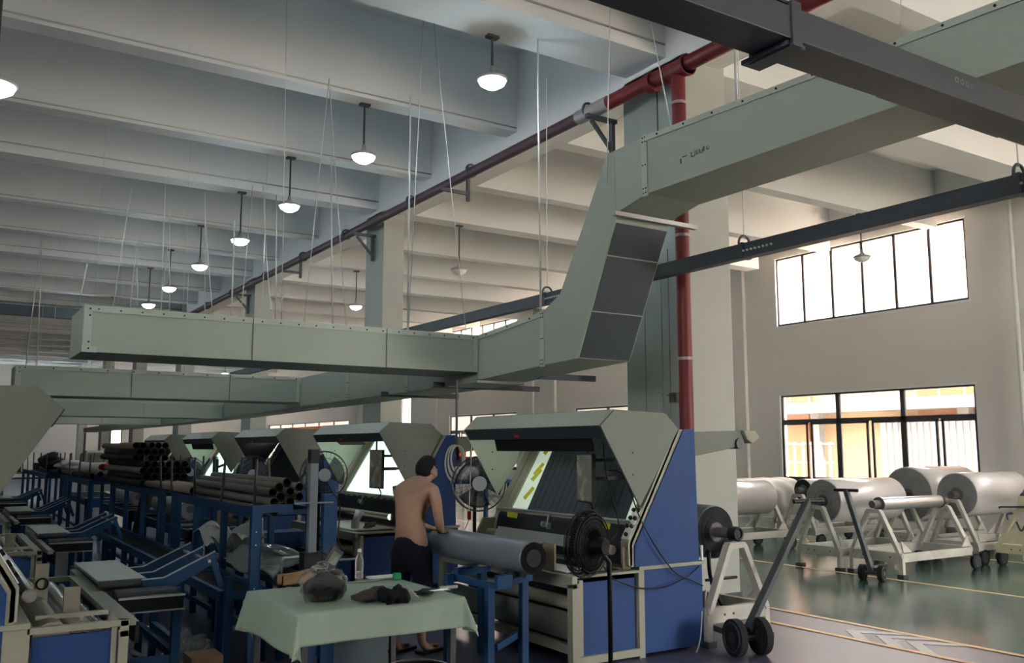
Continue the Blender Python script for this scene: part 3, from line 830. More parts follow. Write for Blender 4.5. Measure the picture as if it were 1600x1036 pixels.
def fan(label, c, R, axis, pole_to, hubc=True, back=False, polemat=None):
    """pedestal fan: cage, blades, motor, pole, foot"""
    c = Vector(c); d = Vector(axis).normalized()
    f = thing('pedestal_fan', label, 'fan', (pole_to[0], pole_to[1], pole_to[2]))
    u = Vector((0, 0, 1)); p = d.cross(u).normalized(); q = p.cross(d).normalized()
    cg = MB()
    dep = R * .28
    for rr, h, w in ((R, 0, .007), (R * .97, dep * .5, .003), (R * .72, dep * .8, .002), (R * .5, dep, .002), (R * .72, -dep * .8, .002)):
        cg.ring(c + d * h, rr, w * (R / .28), d, 36, 5)
    NS = 72 if back else 30
    if back:
        for q_ in (.2, .32, .44, .56, .68, .8, .9):
            cg.ring(c - d * (dep * (1 - q_ * .35)), R * q_, .005, d, 36, 5); cg.ring(c + d * (dep * (1 - q_ * .35)), R * q_, .005, d, 36, 5)
    for i in range(NS):
        t = 2 * math.pi * i / NS
        e = p * math.cos(t) + q * math.sin(t)
        for sg in (1, -1):
            cg.path([c + d * (sg * dep) + e * (R * .28), c + d * (sg * dep * .8) + e * (R * .72), c + e * R], .0011 * (R / .28) * (2.6 if back else 1), 4, smooth_pts=False)
    cg.obj('cage', M['black'] if back else M['cage'], f)
    for k in range(3):
        b = MB(); vs = []; n = 8
        for i in range(n + 1):
            t = 2 * math.pi * (k / 3) + (i / n) * 1.55
            for rr, tw in ((R * .22, .0), (R * .55, .05), (R * .88, .06)):
                e = p * math.cos(t) + q * math.sin(t)
                vs.append(c + e * rr + d * (tw * (i / n - .5) * .8))
        fs = [(i * 3 + j, i * 3 + j + 1, (i + 1) * 3 + j + 1, (i + 1) * 3 + j) for i in range(n) for j in (0, 1)]
        b.add(vs, fs, True)
        bo = b.obj('blade', M['blackm'] if back else M['blade'], f)
        sd = bo.modifiers.new('th', 'SOLIDIFY'); sd.thickness = .004
    MB().cyl(c + d * (dep * .95), c + d * (dep * 1.12), R * .27, n=24).obj('hub_cover', M['hub'] if hubc else M['black'], f)
    MB().cyl(c + d * (-dep * .9), c + d * (-dep * .9 - R * .42), R * .27, R * .22, n=18).obj('motor', M['black'], f)
    mot = c - d * (dep * .9 + R * .2)
    P = Vector(pole_to)
    MB().path([mot - Vector((0, 0, R * .15)), Vector((P.x, P.y, mot.z - R * .5)), Vector((P.x, P.y, P.z + .02))], .02 * (R / .28), 8, smooth_pts=False).obj('pole', polemat or M['black'], f)
    MB().cyl(P, P + Vector((0, 0, .03)), .2, n=24).obj('foot', M['black'], f)
    return f

def monitor(label, c, n, w, h, arm_to, lit=True):
    c = Vector(c); n = Vector(n).normalized(); u = Vector((0, 0, 1)); r = u.cross(n).normalized()
    m = thing('monitor', label, 'monitor', tuple(c))
    def slab(name, d0, d1, ww, hh, ma, par):
        vs = [c + n * d + r * (i * ww / 2) + u * (j * hh / 2) for d in (d0, d1) for i, j in ((-1, -1), (1, -1), (1, 1), (-1, 1))]
        return MB().add(vs, [(0, 3, 2, 1), (4, 5, 6, 7), (0, 1, 5, 4), (1, 2, 6, 5), (2, 3, 7, 6), (3, 0, 4, 7)]).obj(name, ma, par)
    slab('case', -.03, 0, w, h, M['black'], m)
    slab('screen', 0, .003, w - .03, h - .03, M['lcd'] if lit else M['black'], m)
    slab('rear_case', -.06, -.03, w * .55, h * .75, M['blackm'], m)
    MB().bar(c - n * .06, Vector(arm_to), .03, .04).obj('arm', M['darksteel'], m)
    MB().path([c - n * .05 - u * (h / 2), c - n * .06 - u * (h / 2 + .06) + r * .04, c - n * .04 - u * (h / 2 + .12)], .008, 6).obj('cord', M['cable'], m)
    return m

def machine(X, s, Y, W, label, o):
    op = bool(o.get('open')); hs = .135 if op else 0.0; hz = .045 if op else 0.0
    def tx(x): return x if not op else (x * .76 if x <= .70 else x - .088)
    """fabric inspection machine, operator side at X, s=+1: body towards +X, s=-1: towards -X"""
    m = thing('inspection_machine', label, 'machine', (X + s * .7, Y + W / 2, 0))
    B = lambda a, b, *r: (lambda mb: (rbox(mb, X, s, tx(a), tx(b), *r), mb)[1])(MB())
    px = lambda x: X + s * tx(x)
    # ---- feed table
    for y in (Y, Y + W - .07):
        B(0, .07, y, y + .07, 0, .64).obj('table_leg', M['beige'], m, bevel=.004)
    mb = MB(); rbox(mb, X, s, 0, .05, Y, Y + W, .60, .70)
    mb.obj('front_beam', M['beige'], m, bevel=.004)
    B(.01, .06, Y + .07, Y + W - .07, .10, .17).obj('lower_rail', M['beige'], m)
    B(.06, .09, Y + .07, Y + W - .07, .19, .40).obj('front_panel', M['hood'], m)
    MB().cyl((px(.14), Y + .1, .46), (px(.14), Y + W - .1, .46), .055, n=14).obj('cloth_roller', M['rubber'] if s > 0 else M['roller'], m)
    B(.3, .33, Y + .07, Y + W - .07, .1, .64).obj('inner_panel', M['inner'], m)
    B(.12, .66, Y + .03, Y + .05, .08, .64).obj('side_panel', M['blue'], m)
    B(.08, .12, Y + .02, Y + .06, .08, .66).obj('side_trim', M['beige'], m)
    B(.06, .68, Y, Y + .04, .02, .08).obj('base_rail', M['beige'], m)
    if o.get('open'):       # open trough with rollers (left row)
        B(0, .7, Y, Y + .045, .665, .70).obj('top_rim', M['beige'], m)
        B(.05, .09, Y + .045, Y + W - .05, .66, .70).obj('top_rim', M['beige'], m)
        B(.66, .70, Y + .045, Y + W - .05, .66, .70).obj('top_rim', M['beige'], m)
        B(0, .7, Y + W - .05, Y + W, .665, .70).obj('top_rim', M['beige'], m)
        MB().cyl((px(.53), Y + .08, .61), (px(.53), Y + W - .12, .61), .10, n=24).obj('roller', M['rubber'], m)
        MB().cyl((px(.30), Y + .08, .60), (px(.30), Y + W - .12, .60), .085, n=24).obj('roller', M['roller'], m)
        MB().cyl((px(.17), Y + .08, .64), (px(.17), Y + W - .12, .64), .02, n=10).obj('guide_rod', M['roller'], m)
        B(.10, .62, Y + .25, Y + .28, .70, .725).obj('cross_bar', M['beige'], m)
        B(.27, .39, Y + .50, Y + .53, .66, .84).obj('side_plate', M['beige'], m)
        B(.42, .53, Y + 1.15, Y + 1.19, .64, .92).obj('side_plate', M['beige'], m)
        MB().ring((px(.47), Y + 1.14, .79), .035, .006, (0, 1, 0), 14, 5).obj('cord_loop', M['cable'], m)
    else:
        B(.05, .70, Y, Y + W, .68, .70).obj('table_top', M['beige'], m, bevel=.003)
        B(.10, .55, Y + .1, Y + W - .1, .70, .708).obj('table_plate', M['inner'], m)
    # ---- body
    for y in (Y, Y + W - .06):
        B(.68, .74, y, y + .06, 0, .70).obj('body_post', M['beige'], m, bevel=.003)
    for y in (Y + .005, Y + W - .045):
        B(.74, 1.40, y, y + .04, .03, .70).obj('body_panel', M['blue'], m)
    B(.74, 1.38, Y + .05, Y + W - .05, .03, .66).obj('body_core', M['inner'], m)
    B(.68, 1.42, Y - .01, Y + W + .01, .70, .73).obj('deck', M['beige'], m, bevel=.003)
    # ---- inclined side frames: blue outside, pale inclined face
    px = lambda x: X + s * x
    fr = [(.60, .73), (.60, .92), (1.16, 1.86), (1.34, 1.86), (1.36, .73)]
    frc = [(.645, .73), (.645, .90), (1.222, 1.86), (1.345, 1.865), (1.365, .73)]
    fr2 = [(.585, .74), (.585, .93), (1.15, 1.875), (1.18, 1.86), (.625, .915), (.625, .74)]
    T = .11
    for ya, yb, yo in ((Y + .012, Y + T, Y), (Y + W - T, Y + W - .012, Y + W - .012)):
        f_ = MB().prism([(px(a), z) for a, z in fr], 'y', ya, yb).obj('side_frame', M['beige'], m)
        MB().prism([(px(a), z) for a, z in frc], 'y', yo, yo + .012).obj('frame_cover', M['blue'], f_)
        MB().prism([(px(a), z) for a, z in fr2], 'y', ya + .0, yb).obj('frame_edge', M['beige'], f_)
    # knob panel on the near side frame
    sl = Vector((px(.60) - px(.585), 0, 0))
    d = Vector((s * .565, 0, .945)).normalized(); nrm = Vector((-s * .945, 0, .605)).normalized()
    kp = MB(); base = Vector((px(.585), Y + .062, .93))
    kp.bar(base + d * .02 + nrm * .006, base + d * .30 + nrm * .006, .095, .006, upv=nrm)
    kpo = kp.obj('control_plate', M['white'], m)
    for i in range(4):
        for yy in ((-.03, .03) if i else (0.0,)):
            q = base + d * (.06 + i * .075) + Vector((0, yy, 0)) + nrm * .008
            MB().cyl(q, q + nrm * .02, .017, n=12).obj('knob', M['black'], kpo)
    # ---- hood
    pent = [(.285, 1.88), (.43, 2.01), (1.0, 1.99), (1.14, 1.86), (.69, 1.22)]
    px = lambda x: X + s * (x + hs)
    HI = M['hoodin_lit'] if o.get('lamp', True) else M['hoodlip']  # hood inside painted pale where its lamp burns, dark where unlit
    pent = [(a, z + hz) for a, z in pent]
    for ya in (Y - .02, Y + W):
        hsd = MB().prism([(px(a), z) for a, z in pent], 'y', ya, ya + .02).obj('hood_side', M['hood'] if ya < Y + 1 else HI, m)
        sc_ = MB()
        for (a, z) in ((.62, 1.66), (.62, 1.48)):
            sc_.cyl((px(a), ya - .004, z), (px(a), ya, z), .008, n=6)
        sc_.obj('screw', M['screw'], hsd)
    y0, y1 = Y, Y + W
    def sheet(name, p, q, ma, th=.008, yy0=y0, yy1=y1, par=None):
        a = Vector((px(p[0]), 0, p[1])); b = Vector((px(q[0]), 0, q[1]))
        n = (b - a).cross(Vector((0, 1, 0))).normalized() * th
        pts = [a, b, b + n, a + n]
        return MB().prism([(v.x, v.z) for v in pts], 'y', yy0, yy1).obj(name, ma, par or m)
    sheet('hood_front', pent[0], pent[1], M['hoodtop'])  # front bevel coloured paler for the light it catches
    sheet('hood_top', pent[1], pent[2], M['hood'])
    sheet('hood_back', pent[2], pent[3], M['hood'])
    sheet('hood_lip', pent[0], (.285 + .06, 1.88 + hz - .10), M['hoodlip'])  # lip coloured dark for the shade under the hood edge
    # hood lamp tube
    if o.get('lamp', True):
        MB().cyl((px(.58), y0 + .2, 1.93), (px(.58), y1 - .2, 1.93), .016, n=8).obj('lamp_tube', M['tube_lit'], m)
    # ---- inclined light table
    px = lambda x: X + s * x
    sa, sb = (.72, 1.06), (1.17, 1.80)
    lit = M['screen'] if o.get('lit') else M['screendim'] if o.get('lamp', True) else M['inner']  # table painted dark for the shade in a hood without lamp
    sheet('light_table', sa, sb, lit, th=.02, yy0=Y + T, yy1=Y + W - T)
    sheet('table_frame', (sa[0] - .01, sa[1]), (sb[0] - .01, sb[1]), M['beige'], th=.03, yy0=y1 - T - .12, yy1=y1 - T)
    if o.get('cloth'):
        c0, c1 = o['cloth']
        co = MB(); n = 16; vs = []
        for i in range(n + 1):
            for j in range(33):
                t = i / n
                x = sa[0] + (sb[0] - sa[0]) * t - .03; z = sa[1] + (sb[1] - sa[1]) * t
                y = Y + W * (c0 + (c1 - c0) * j / 32) - .25 * (1 - t) * .3
                vs.append((px(x) + .0008 * math.sin(j * 2.1), y, z))
        co.add(vs, [(i * 33 + j, i * 33 + j + 1, (i + 1) * 33 + j + 1, (i + 1) * 33 + j) for i in range(n) for j in range(32)], True)
        cl = co.obj('cloth_on_table', M['fabricg'], m)
        st = MB()
        for j in range(2, 31, 2):
            y = Y + W * (c0 + (c1 - c0) * j / 32)
            st.bar((px(sa[0] - .031), y - .075, sa[1]), (px(sb[0] - .031), y, sb[1]), .003, .003)
        st.obj('cloth_rib', M['fabric'], cl)
    sheet('flap', (.37, 1.79), (.40, 1.67), M['blackm'], th=.01, yy0=Y + W * .10, yy1=Y + W * .80) if o.get('flap') else None
    sheet('flap', (.40, 1.80), (.47, 1.74), M['wood'], th=.02, yy0=Y + W * .35, yy1=Y + W * .75) if o.get('woodflap') else None
    # guide bar, feed rollers, dark apron below
    MB().cyl((px(.66), Y + .06, 1.09), (px(.66), Y + W - .02, 1.09), .014, n=8).obj('guide_bar', M['steel'], m)
    (lambda mb: (rbox(mb, X, s, .655, .70, Y + .06, Y + W - .02, 1.06, 1.075), mb)[1])(MB()).obj('bar_ledge', M['beige'], m)
    MB().cyl((px(.68), Y + T, 1.01), (px(.68), Y + W - T, 1.01), .055, n=16).obj('feed_roller', M['fabric'], m)
    sheet('cloth_apron', (.60, .74), (.64, 1.0), M['fabric'], th=.02, yy0=Y + T, yy1=Y + W - T)
    MB().cyl((px(.52), Y + .14, .86), (px(.52), Y + W - .10, .86), .04, n=14).obj('front_roller', M['roller'] if not o.get('strip') else M['beige'], m)
    if o.get('strip'):
        sheet('metal_strip', (.45, .84), (.50, .93), M['steel'], th=.006, yy0=Y + .42, yy1=Y + W - .32)
    for yb in ((Y + W - .09,) if not op else ()):
        MB().prism([(px(a), z) for a, z in ((.40, .73), (.38, .83), (.46, 1.0), (.60, 1.0), (.62, .73))], 'y', yb, yb + .03).obj('roller_cheek', M['beige'], m)
    if o.get('tape'):
        tp = MB(); k = 0
        if o['tape'] == 'row':
            for i in range(9):
                y = Y + .25 + i * (W - .5) / 9
                tp.bar((px(.648), y, 1.03), (px(.648), y + .09, 1.03), .01, .05)
            tp.bar((px(1.0), Y + W - .6, 1.55), (px(1.0), Y + W - .5, 1.55), .01, .05)
        else:
            for (y, h) in ((Y + .30, .03), (Y + .52, .04), (Y + W - .38, .05), (Y + W - .46, .04)):
                tp.bar((px(.63), y, 1.035), (px(.63), y + .10, 1.03 + .01), .01, .05)
            for t, dy in ((.18, .36), (.42, .34), (.50, .33), (.78, .33)):
                x = sa[0] + (sb[0] - sa[0]) * t - .036; z = sa[1] + (sb[1] - sa[1]) * t
                tp.bar((px(x), Y + W - dy - .02, z), (px(x + .07), Y + W - dy - .06 - .03, z + .11), .01, .04)
        tp.obj('yellow_tape', M['yellow'], m)
        MB().cyl((px(.60), Y + W * .52, .98), (px(.60), Y + W * .52 + .03, .98), .032, n=18).cyl((px(.60), Y + W * .56, .99), (px(.60), Y + W * .56 + .03, .99), .028, n=18).bar((px(.62), Y + W * .54, 1.08), (px(.60), Y + W * .54, 1.0), .015).obj('counter_wheel', M['steel'], m)
    if o.get('arm'):
        a = MB().prism([(px(1.30), 1.84), (px(1.30), 1.62), (px(1.85), 1.70), (px(2.02), 1.78), (px(1.98), 1.86)], 'y', Y + .02, Y + .14).obj('rear_arm', M['hood'], m, bevel=.004)
        MB().prism([(px(1.95), 1.86), (px(1.99), 1.78), (px(2.06), 1.74), (px(2.16), 1.79), (px(2.10), 1.86)], 'y', Y - .02, Y + .18).obj('arm_end_cap', M['beige'], a, bevel=.01)
        MB().cyl((px(1.92), Y - .0, 1.74), (px(1.92), Y + .15, 1.74), .05, n=16).obj('arm_roller', M['darksteel'], a)
    if o.get('sensor'):
        MB().box(px(.34) - .02, px(.34) + .02, Y + W * .57, Y + W * .60, 1.80, 1.86).obj('sensor', M['red'], m)
        MB().ring((px(.33), Y + W * .54, 1.83), .02, .008, (1, 0, 0), 12, 5).obj('sensor_cord', M['cable'], m)
    return m

X0 = 4.30
machine(X0, 1, 5.80, 2.21, 'nearest inspection machine on the right with dark cloth stretched over its table', dict(lit=False, cloth=(.12, .80), flap=True, strip=True, tape='marks', arm=True, sensor=True))
machine(X0, 1, 10.10, 2.25, 'second inspection machine behind the shirtless man, its light table glowing', dict(lit=True, woodflap=True, tape='row', arm=True, sensor=True))
machine(X0, 1, 14.00, 2.3, 'third inspection machine with a dark unlit hood', dict(lit=False, lamp=False, cloth=(.06, .94), flap=False, sensor=True))
machine(X0, 1, 17.9, 2.4, 'fourth inspection machine in the row with white glow inside', dict(lit=True, flap=True))
machine(X0, 1, 22.1, 2.3, 'farthest inspection machine in the right row', dict(lit=False, lamp=False, flap=True))
XLm = 1.06
machine(XLm, -1, 5.80, 2.2, 'nearest inspection machine of the left row with open roller trough and big grey hood side', dict(open=True, lamp=False, lit=False))
machine(XLm - .06, -1, 10.05, 2.2, 'second inspection machine of the left row, half hidden behind the big grey hood', dict(open=True, lamp=False, lit=False))
machine(XLm - .06, -1, 14.2, 2.2, 'third inspection machine of the left row at the left edge', dict(open=True, lamp=False, lit=False))
machine(XLm - .06, -1, 18.3, 2.2, 'fourth inspection machine of the left row, deep in the left background', dict(open=True, lamp=False, lit=False))

# monitors
p1 = at(913, 747, Y=6.22)
monitor('tilted flat monitor on an arm in front of the nearest machine', p1, (-.94, .30, .05), .40, .42, p1 + Vector((.30, .02, .05)))
p2 = at(587, 733, Y=10.5)
monitor('black monitor hanging before the glowing table of the second machine', p2, (-.90, -.05, .0), .34, .48, p2 + Vector((.32, .1, .0)), True)
for i, (px_, py_, yy, l) in enumerate(((335, 730, 17.7, 'small dark monitor before the fourth machine'), )):
    p = at(px_, py_, Y=yy); monitor(l, p, (-.9, .4, 0), .4, .4, p + Vector((.35, .1, .1)), False)
# arm posts carrying the monitors
for y, (zx), l in ((5.98, 1.55, 'nearest'), (10.35, 1.5, 'second')):
    a = thing('monitor_bracket', 'two black bracket bars holding the monitor inside the ' + l + ' machine', 'bracket', (X0 + .6, y, 1.4))
    MB().bar((X0 + .45, y + .18, 1.60), (X0 + .78, y + .18, 1.60), .04, .03).obj('bar', M['black'], a)
    MB().bar((X0 + .50, y + .18, 1.44), (X0 + .84, y + .18, 1.44), .04, .03).obj('bar', M['black'], a)
    MB().cyl((X0 + .46, y + .2, 1.35), (X0 + .46, y + .2, 1.86), .012, n=8).obj('post', M['black'], a)

# fans
pf = at(748, 756, Y=8.28)
fan('see-through pedestal fan with pale hub at the far side of the nearest machine', pf, .285, (-.45, -1, .05), (pf.x + .02, pf.y + .12, 0))
pf = at(917, 850, Y=5.42)
fan('black pedestal fan seen from behind in front of the nearest machine', pf, .25, (-.30, .95, .04), (pf.x + .13, pf.y - .10, 0), False, True)
pf = at(506, 742, Y=10.0)
fan('pedestal fan beside the second machine, behind the pale post', pf, .27, (-.25, -1, .0), (pf.x, pf.y + .14, 0))
pf = at(394, 741, Y=13.62)
fan('pedestal fan in front of the dark third machine', pf, .27, (-.2, -1, .0), (pf.x - .06, pf.y + .14, 0))
pf = at(297, 738, Y=17.45)
fan('distant pedestal fan left of the fourth machine', pf, .27, (-.1, -1, .0), (pf.x, pf.y + .14, 0))

# cables of the nearest machine
def cable(label, pts, r=.006, ma='cable', name='cable'):
    return tag(MB().path(pts, r, 6).obj(name, M[ma]), label, 'cable')
cable('black cable sagging from the monitor arm down across the blue side panel', [at(950, 735, Y=5.95), at(975, 745, Y=5.9), at(1005, 820, Y=5.78), at(1050, 890, Y=5.76), at(1082, 907, Y=5.76), at(1098, 915, Y=5.77)])
cable('black cable loop hanging across the two blue panels under the deck', [at(943, 885, Y=5.6), at(960, 905, Y=5.74), at(1000, 919, Y=5.75), at(1040, 917, Y=5.75), at(1075, 900, Y=5.76), at(1092, 885, Y=5.77)])
cable('thin black cable hanging from the hood beside the monitor', [at(942, 690, Y=6.0), at(947, 740, Y=6.0), at(960, 790, Y=5.95), at(967, 825, Y=5.95), at(955, 845, Y=5.8)])
cable('pair of black cables dropping from the monitor to the fan', [at(925, 790, Y=6.1), at(922, 812, Y=6.0), at(930, 830, Y=5.9), at(937, 842, Y=5.6)])
cable('white cable on the floor side of the blue body panel', [at(1097, 955, Y=5.72), at(1094, 1000, Y=5.72), at(1084, 1030, Y=5.70)], .005, 'hose')

# roll of grey film on the blue stand
def roll(name, label, cat, a, b, r, ma, core_r=.03, core_out=.06, endm='filmend', lines=3, group=None):
    a = Vector(a); b = Vector(b); d = (b - a).normalized()
    t = thing(name, label, cat, (a + b) / 2, group)
    MB().lathe([(core_r, -.001), (r * .97, 0), (r, .012), (r, (b - a).length - .012), (r * .97, (b - a).length), (core_r, (b - a).length + .001)], a, d, 40).obj('wrap', M[ma], t)
    e = MB()
    for q, sg in ((a, -1), (b, 1)):
        e.lathe([(r * .955, sg * .004), (core_r, sg * .004)], q, d, 36)
        for k in range(lines):
            e.ring(q + d * (sg * .004), r * (.35 + .2 * k), .003, d, 36, 4)
    e.obj('roll_end', M[endm], t)
    MB().cyl(a - d * core_out, b + d * core_out, core_r, n=16).obj('core', M['filmcore'], t)
    MB().cyl(a - d * .015, a, core_r * 1.9, n=20).cyl(b, b + d * .015, core_r * 1.9, n=20).obj('core_collar', M['filmcore'], t)
    return t
RX, RZ, RR = 3.93, .865, .125
roll('cloth_roll', 'grey shiny roll lying on the blue stand by the man\'s hands', 'roll', (RX, 5.80, RZ), (RX, 7.30, RZ), RR, 'greyfilm', .035, .02, 'fabric')
# blue stand below the roll
st = thing('roll_stand', 'blue steel stand carrying the grey roll', 'stand', (3.8, 6.2, 0))
for (px_, yy) in ((765, 5.86), (818, 6.02)):
    p = at(px_, 900, Y=yy)
    MB().box(p.x - .028, p.x + .028, yy - .028, yy + .028, 0, .70).obj('leg', M['blued'], st)
    MB().box(p.x - .028, p.x + .028, yy + .60, yy + .656, 0, .70).obj('leg', M['blued'], st)
MB().bar((3.66, 5.9, .22), (3.95, 6.05, .26), .03, .05).obj('cross_rail', M['blued'], st)
MB().bar((3.66, 5.88, .70), (4.05, 6.02, .70), .05, .07).obj('top_rail', M['blued'], st)
MB().bar((3.66, 6.52, .70), (4.05, 6.66, .70), .05, .07).obj('top_rail', M['blued'], st)
MB().bar((3.66, 5.9, .66), (3.66, 6.52, .66), .04, .05).obj('side_rail', M['blued'], st)
MB().box(3.60, 3.73, 5.78, 5.83, .66, .76).obj('clamp_plate', M['blued'], st)
for (x, y) in ((3.80, 0), (3.90, .0)):
    MB().cyl((x - .02, 5.85, .735), (x + .16, 6.25, .735), .022, n=10).obj('carrier_bar', M['darksteel'], st)
for y in (6.0, 6.6):
    MB().cyl((RX - .13, y, .725), (RX + .13, y, .725), .02, n=10).obj('carrier_bar', M['darksteel'], st)

# bits on the machine counter
def simple(name, label, cat, mb, ma, group=None, origin=None, bevel=0):
    mb.origin = origin
    return tag(mb.obj(name, M[ma], bevel=bevel), label, cat, group)
p = at(977, 876, Y=5.86)
simple('wooden_block', 'upright tan board block on the counter beside the black fan', 'block', MB().box(p.x - .045, p.x + .045, 5.84, 5.86, .708, .90), 'wood', bevel=.01)
ad = thing('power_adapter', 'black adapter box beside the fan on the counter', 'adapter', (4.62, 5.85, .71))
MB().box(4.56, 4.68, 5.84, 5.92, .708, .82).obj('case', M['black'], ad, bevel=.01)
MB().path([(4.60, 5.85, .82), (4.55, 5.80, .86), (4.50, 5.78, .84)], .005).obj('cord', M['cable'], ad)
p = at(1028, 874, Y=5.86)
simple('small_block', 'low beige block on the deck of the nearest machine', 'block', MB().box(p.x - .045, p.x + .045, 5.82, 5.88, .733, .775), 'beige')
simple('white_stick', 'short white upright stick at the rear corner of the deck', 'stick', MB().box(5.70, 5.715, 5.80, 5.815, .733, .86), 'white')
simple('white_sheet', 'white sheet lying on the feed table under the black fan', 'paper', MB().box(4.36, 4.62, 5.95, 6.45, .7085, .713), 'paper')
simple('white_sheet', 'white folded sheet on the feed table right of the grey roll', 'paper', MB().box(4.32, 4.52, 6.50, 6.90, .7085, .716), 'paper')
tr = thing('tape_roll', 'black tape rolls hanging near the silver strip', 'tape', (4.42, 6.35, .86))
MB().ring((4.40, 6.33, .87), .035, .012, (.8, -.5, 0), 20, 6).obj('ring', M['black'], tr)
MB().ring((4.42, 6.42, .83), .028, .010, (.6, -.7, .2), 20, 6).obj('ring', M['black'], tr)
simple('board', 'upright tan panel standing behind the black fan on the feed table', 'board', MB().box(4.34, 4.36, 6.10, 6.26, .708, .92), 'wood')
simple('small_block', 'small beige block at the end of the grey roll', 'block', MB().box(4.25, 4.31, 7.86, 7.9, .70, .80), 'beige')
simple('scissors_bar', 'thin steel rod lying on the far end of the feed table', 'rod', MB().cyl((4.33, 6.95, .715), (4.36, 7.5, .715), .006), 'steel')

# red pull switch hanging on its cord, coil of hose on a rod
pp = at(733, 805, Y=7.9)
ps = thing('pull_switch', 'small red hanging switch on a thin pale cord', 'switch', tuple(pp))
MB().box(pp.x - .02, pp.x + .02, pp.y - .012, pp.y + .012, pp.z - .045, pp.z + .04).obj('body', M['red'], ps, bevel=.006)
MB().cyl((pp.x, pp.y, pp.z + .04), (at(737, 716, Y=7.9).x, 7.9, 1.75), .004, n=6).obj('cord', M['hose'], ps)
MB().cyl((pp.x, pp.y, pp.z - .045), (pp.x - .05, pp.y, pp.z - .14), .004, n=6).obj('tail', M['darksteel'], ps)
hc = thing('hose_coil', 'coil of pale hose hanging on a dark rod left of the nearest hood', 'hose', (4.75, 8.6, 1.5))
c = at(713, 716, Y=8.6)
hm = MB()
for k in range(7):
    R = .11 + .008 * k
    pts = [c + Vector((math.sin(t) * (R * .72) + .012 * math.sin(k * 2.1), .012 * k - .03, math.cos(t) * R * 1.25 - .03 * k * .3)) for t in [2 * math.pi * i / 14 for i in range(15)]]
    hm.path(pts, .009, 6)
hm.path([c + Vector((.03, 0, -.12)), c + Vector((.06, 0, -.30)), c + Vector((.0, 0, -.40)), c + Vector((-.06, 0, -.25))], .008, 6)
hm.obj('loop', M['hose'], hc)
MB().cyl((c.x, c.y, c.z + .11), (c.x, c.y, 2.44), .014, n=8).obj('rod', M['darksteel'], hc)
MB().bar(c + Vector((0, 0, .16)), c + Vector((.02, 0, -.02)), .02, .03).obj('hook', M['black'], hc)

# ================================================================== PERSON
def skin_mesh(name, chains, ma, parent=None, sub=2, loc=(0, 0, 0)):
    """chains: list of (points, radii, parent_index or None) forming one skinned body"""
    vs = []; es = []; rr = []; roots = []
    for ch in chains:
        pts, rad, link = ch
        start = len(vs)
        for i, p in enumerate(pts):
            vs.append(Vector(p) - Vector(loc)); rr.append(rad[i])
            if i: es.append((start + i - 1, start + i))
        if link is None: roots.append(start)
        else: es.append((link, start))
    me = bpy.data.meshes.new(name)
    me.from_pydata(vs, es, [])
    o = bpy.data.objects.new(name, me); scene.collection.objects.link(o)
    md = o.modifiers.new('skin', 'SKIN')
    md.use_smooth_shade = True
    if not me.skin_vertices: me.skin_vertices.new(name='')
    for i, sv in enumerate(me.skin_vertices[0].data):
        r = rr[i]; sv.radius = r if isinstance(r, tuple) else (r, r)
        sv.use_root = i in roots
    sd = o.modifiers.new('sub', 'SUBSURF'); sd.levels = sub; sd.render_levels = sub
    me.materials.append(ma)
    if parent: o.parent = parent
    else: o.location = loc
    # bake to real mesh
    dg = bpy.context.evaluated_depsgraph_get()
    dg.update()
    em = bpy.data.meshes.new_from_object(o.evaluated_get(dg))
    o.modifiers.clear(); o.data = em
    em.materials.clear(); em.materials.append(ma)
    for p in em.polygons: p.use_smooth = True
    return o
PB = Vector((3.50, 7.0, 0))
def P3(f, l, z):
    """f: forward (towards the machine), l: to his left, metres from the person's base"""
    fd = Vector((.93, .36, 0)).normalized(); ld = Vector((-fd.y, fd.x, 0))
    q = PB + fd * f + ld * l; q.z = z
    return q
body = [
    ([P3(0, 0, .93), P3(-.02, 0, 1.02), P3(-.03, 0, 1.12), P3(-.01, 0, 1.24), P3(.04, 0, 1.34), P3(.085, 0, 1.40), P3(.145, 0, 1.425), P3(.185, 0, 1.46), P3(.19, 0, 1.52), P3(.18, 0, 1.555)],
     [(.115, .155), (.105, .145), (.11, .16), (.125, .175), (.11, .165), (.07, .085), (.052, .052), (.085, .07), (.092, .078), (.06, .055)], None),
    # right arm (towards the camera)
    ([P3(.05, -.19, 1.335), P3(.06, -.215, 1.26), P3(.07, -.225, 1.16), P3(.10, -.22, 1.07), P3(.18, -.16, 1.02), P3(.26, -.10, .99), P3(.30, -.08, .98)],
     [.062, .052, .046, .042, .038, .028, (.036, .02)], 4),
    # left arm
    ([P3(.06, .19, 1.33), P3(.10, .22, 1.22), P3(.14, .22, 1.10), P3(.23, .16, 1.04), P3(.32, .10, 1.0), P3(.36, .08, .99)],
     [.062, .050, .044, .038, .028, (.036, .02)], 4),
    # nose, ears
    ([P3(.285, 0, 1.485)], [.014], 8),
    ([P3(.18, -.092, 1.49)], [.020], 8),
    ([P3(.18, .092, 1.49)], [.020], 8),
]
for sgn, hz, link in ((-1, .98, 16), (1, .99, 22)):
    f0 = .30 if sgn < 0 else .36; l0 = -.08 if sgn < 0 else .08
    for k, (dl, ln) in enumerate(((-.028, .055), (-.010, .07), (.010, .075), (.028, .065))):
        body.append(([P3(f0 + .045, l0 + dl, hz - .005), P3(f0 + .045 + ln * .5, l0 + dl * 1.1, hz - .02), P3(f0 + .045 + ln * .85, l0 + dl * 1.1, hz - .045)], [.010, .009, .008], link))
    body.append(([P3(f0 + .01, l0 - sgn * .055, hz - .01), P3(f0 + .05, l0 - sgn * .06, hz - .025)], [.011, .009], link - 1))
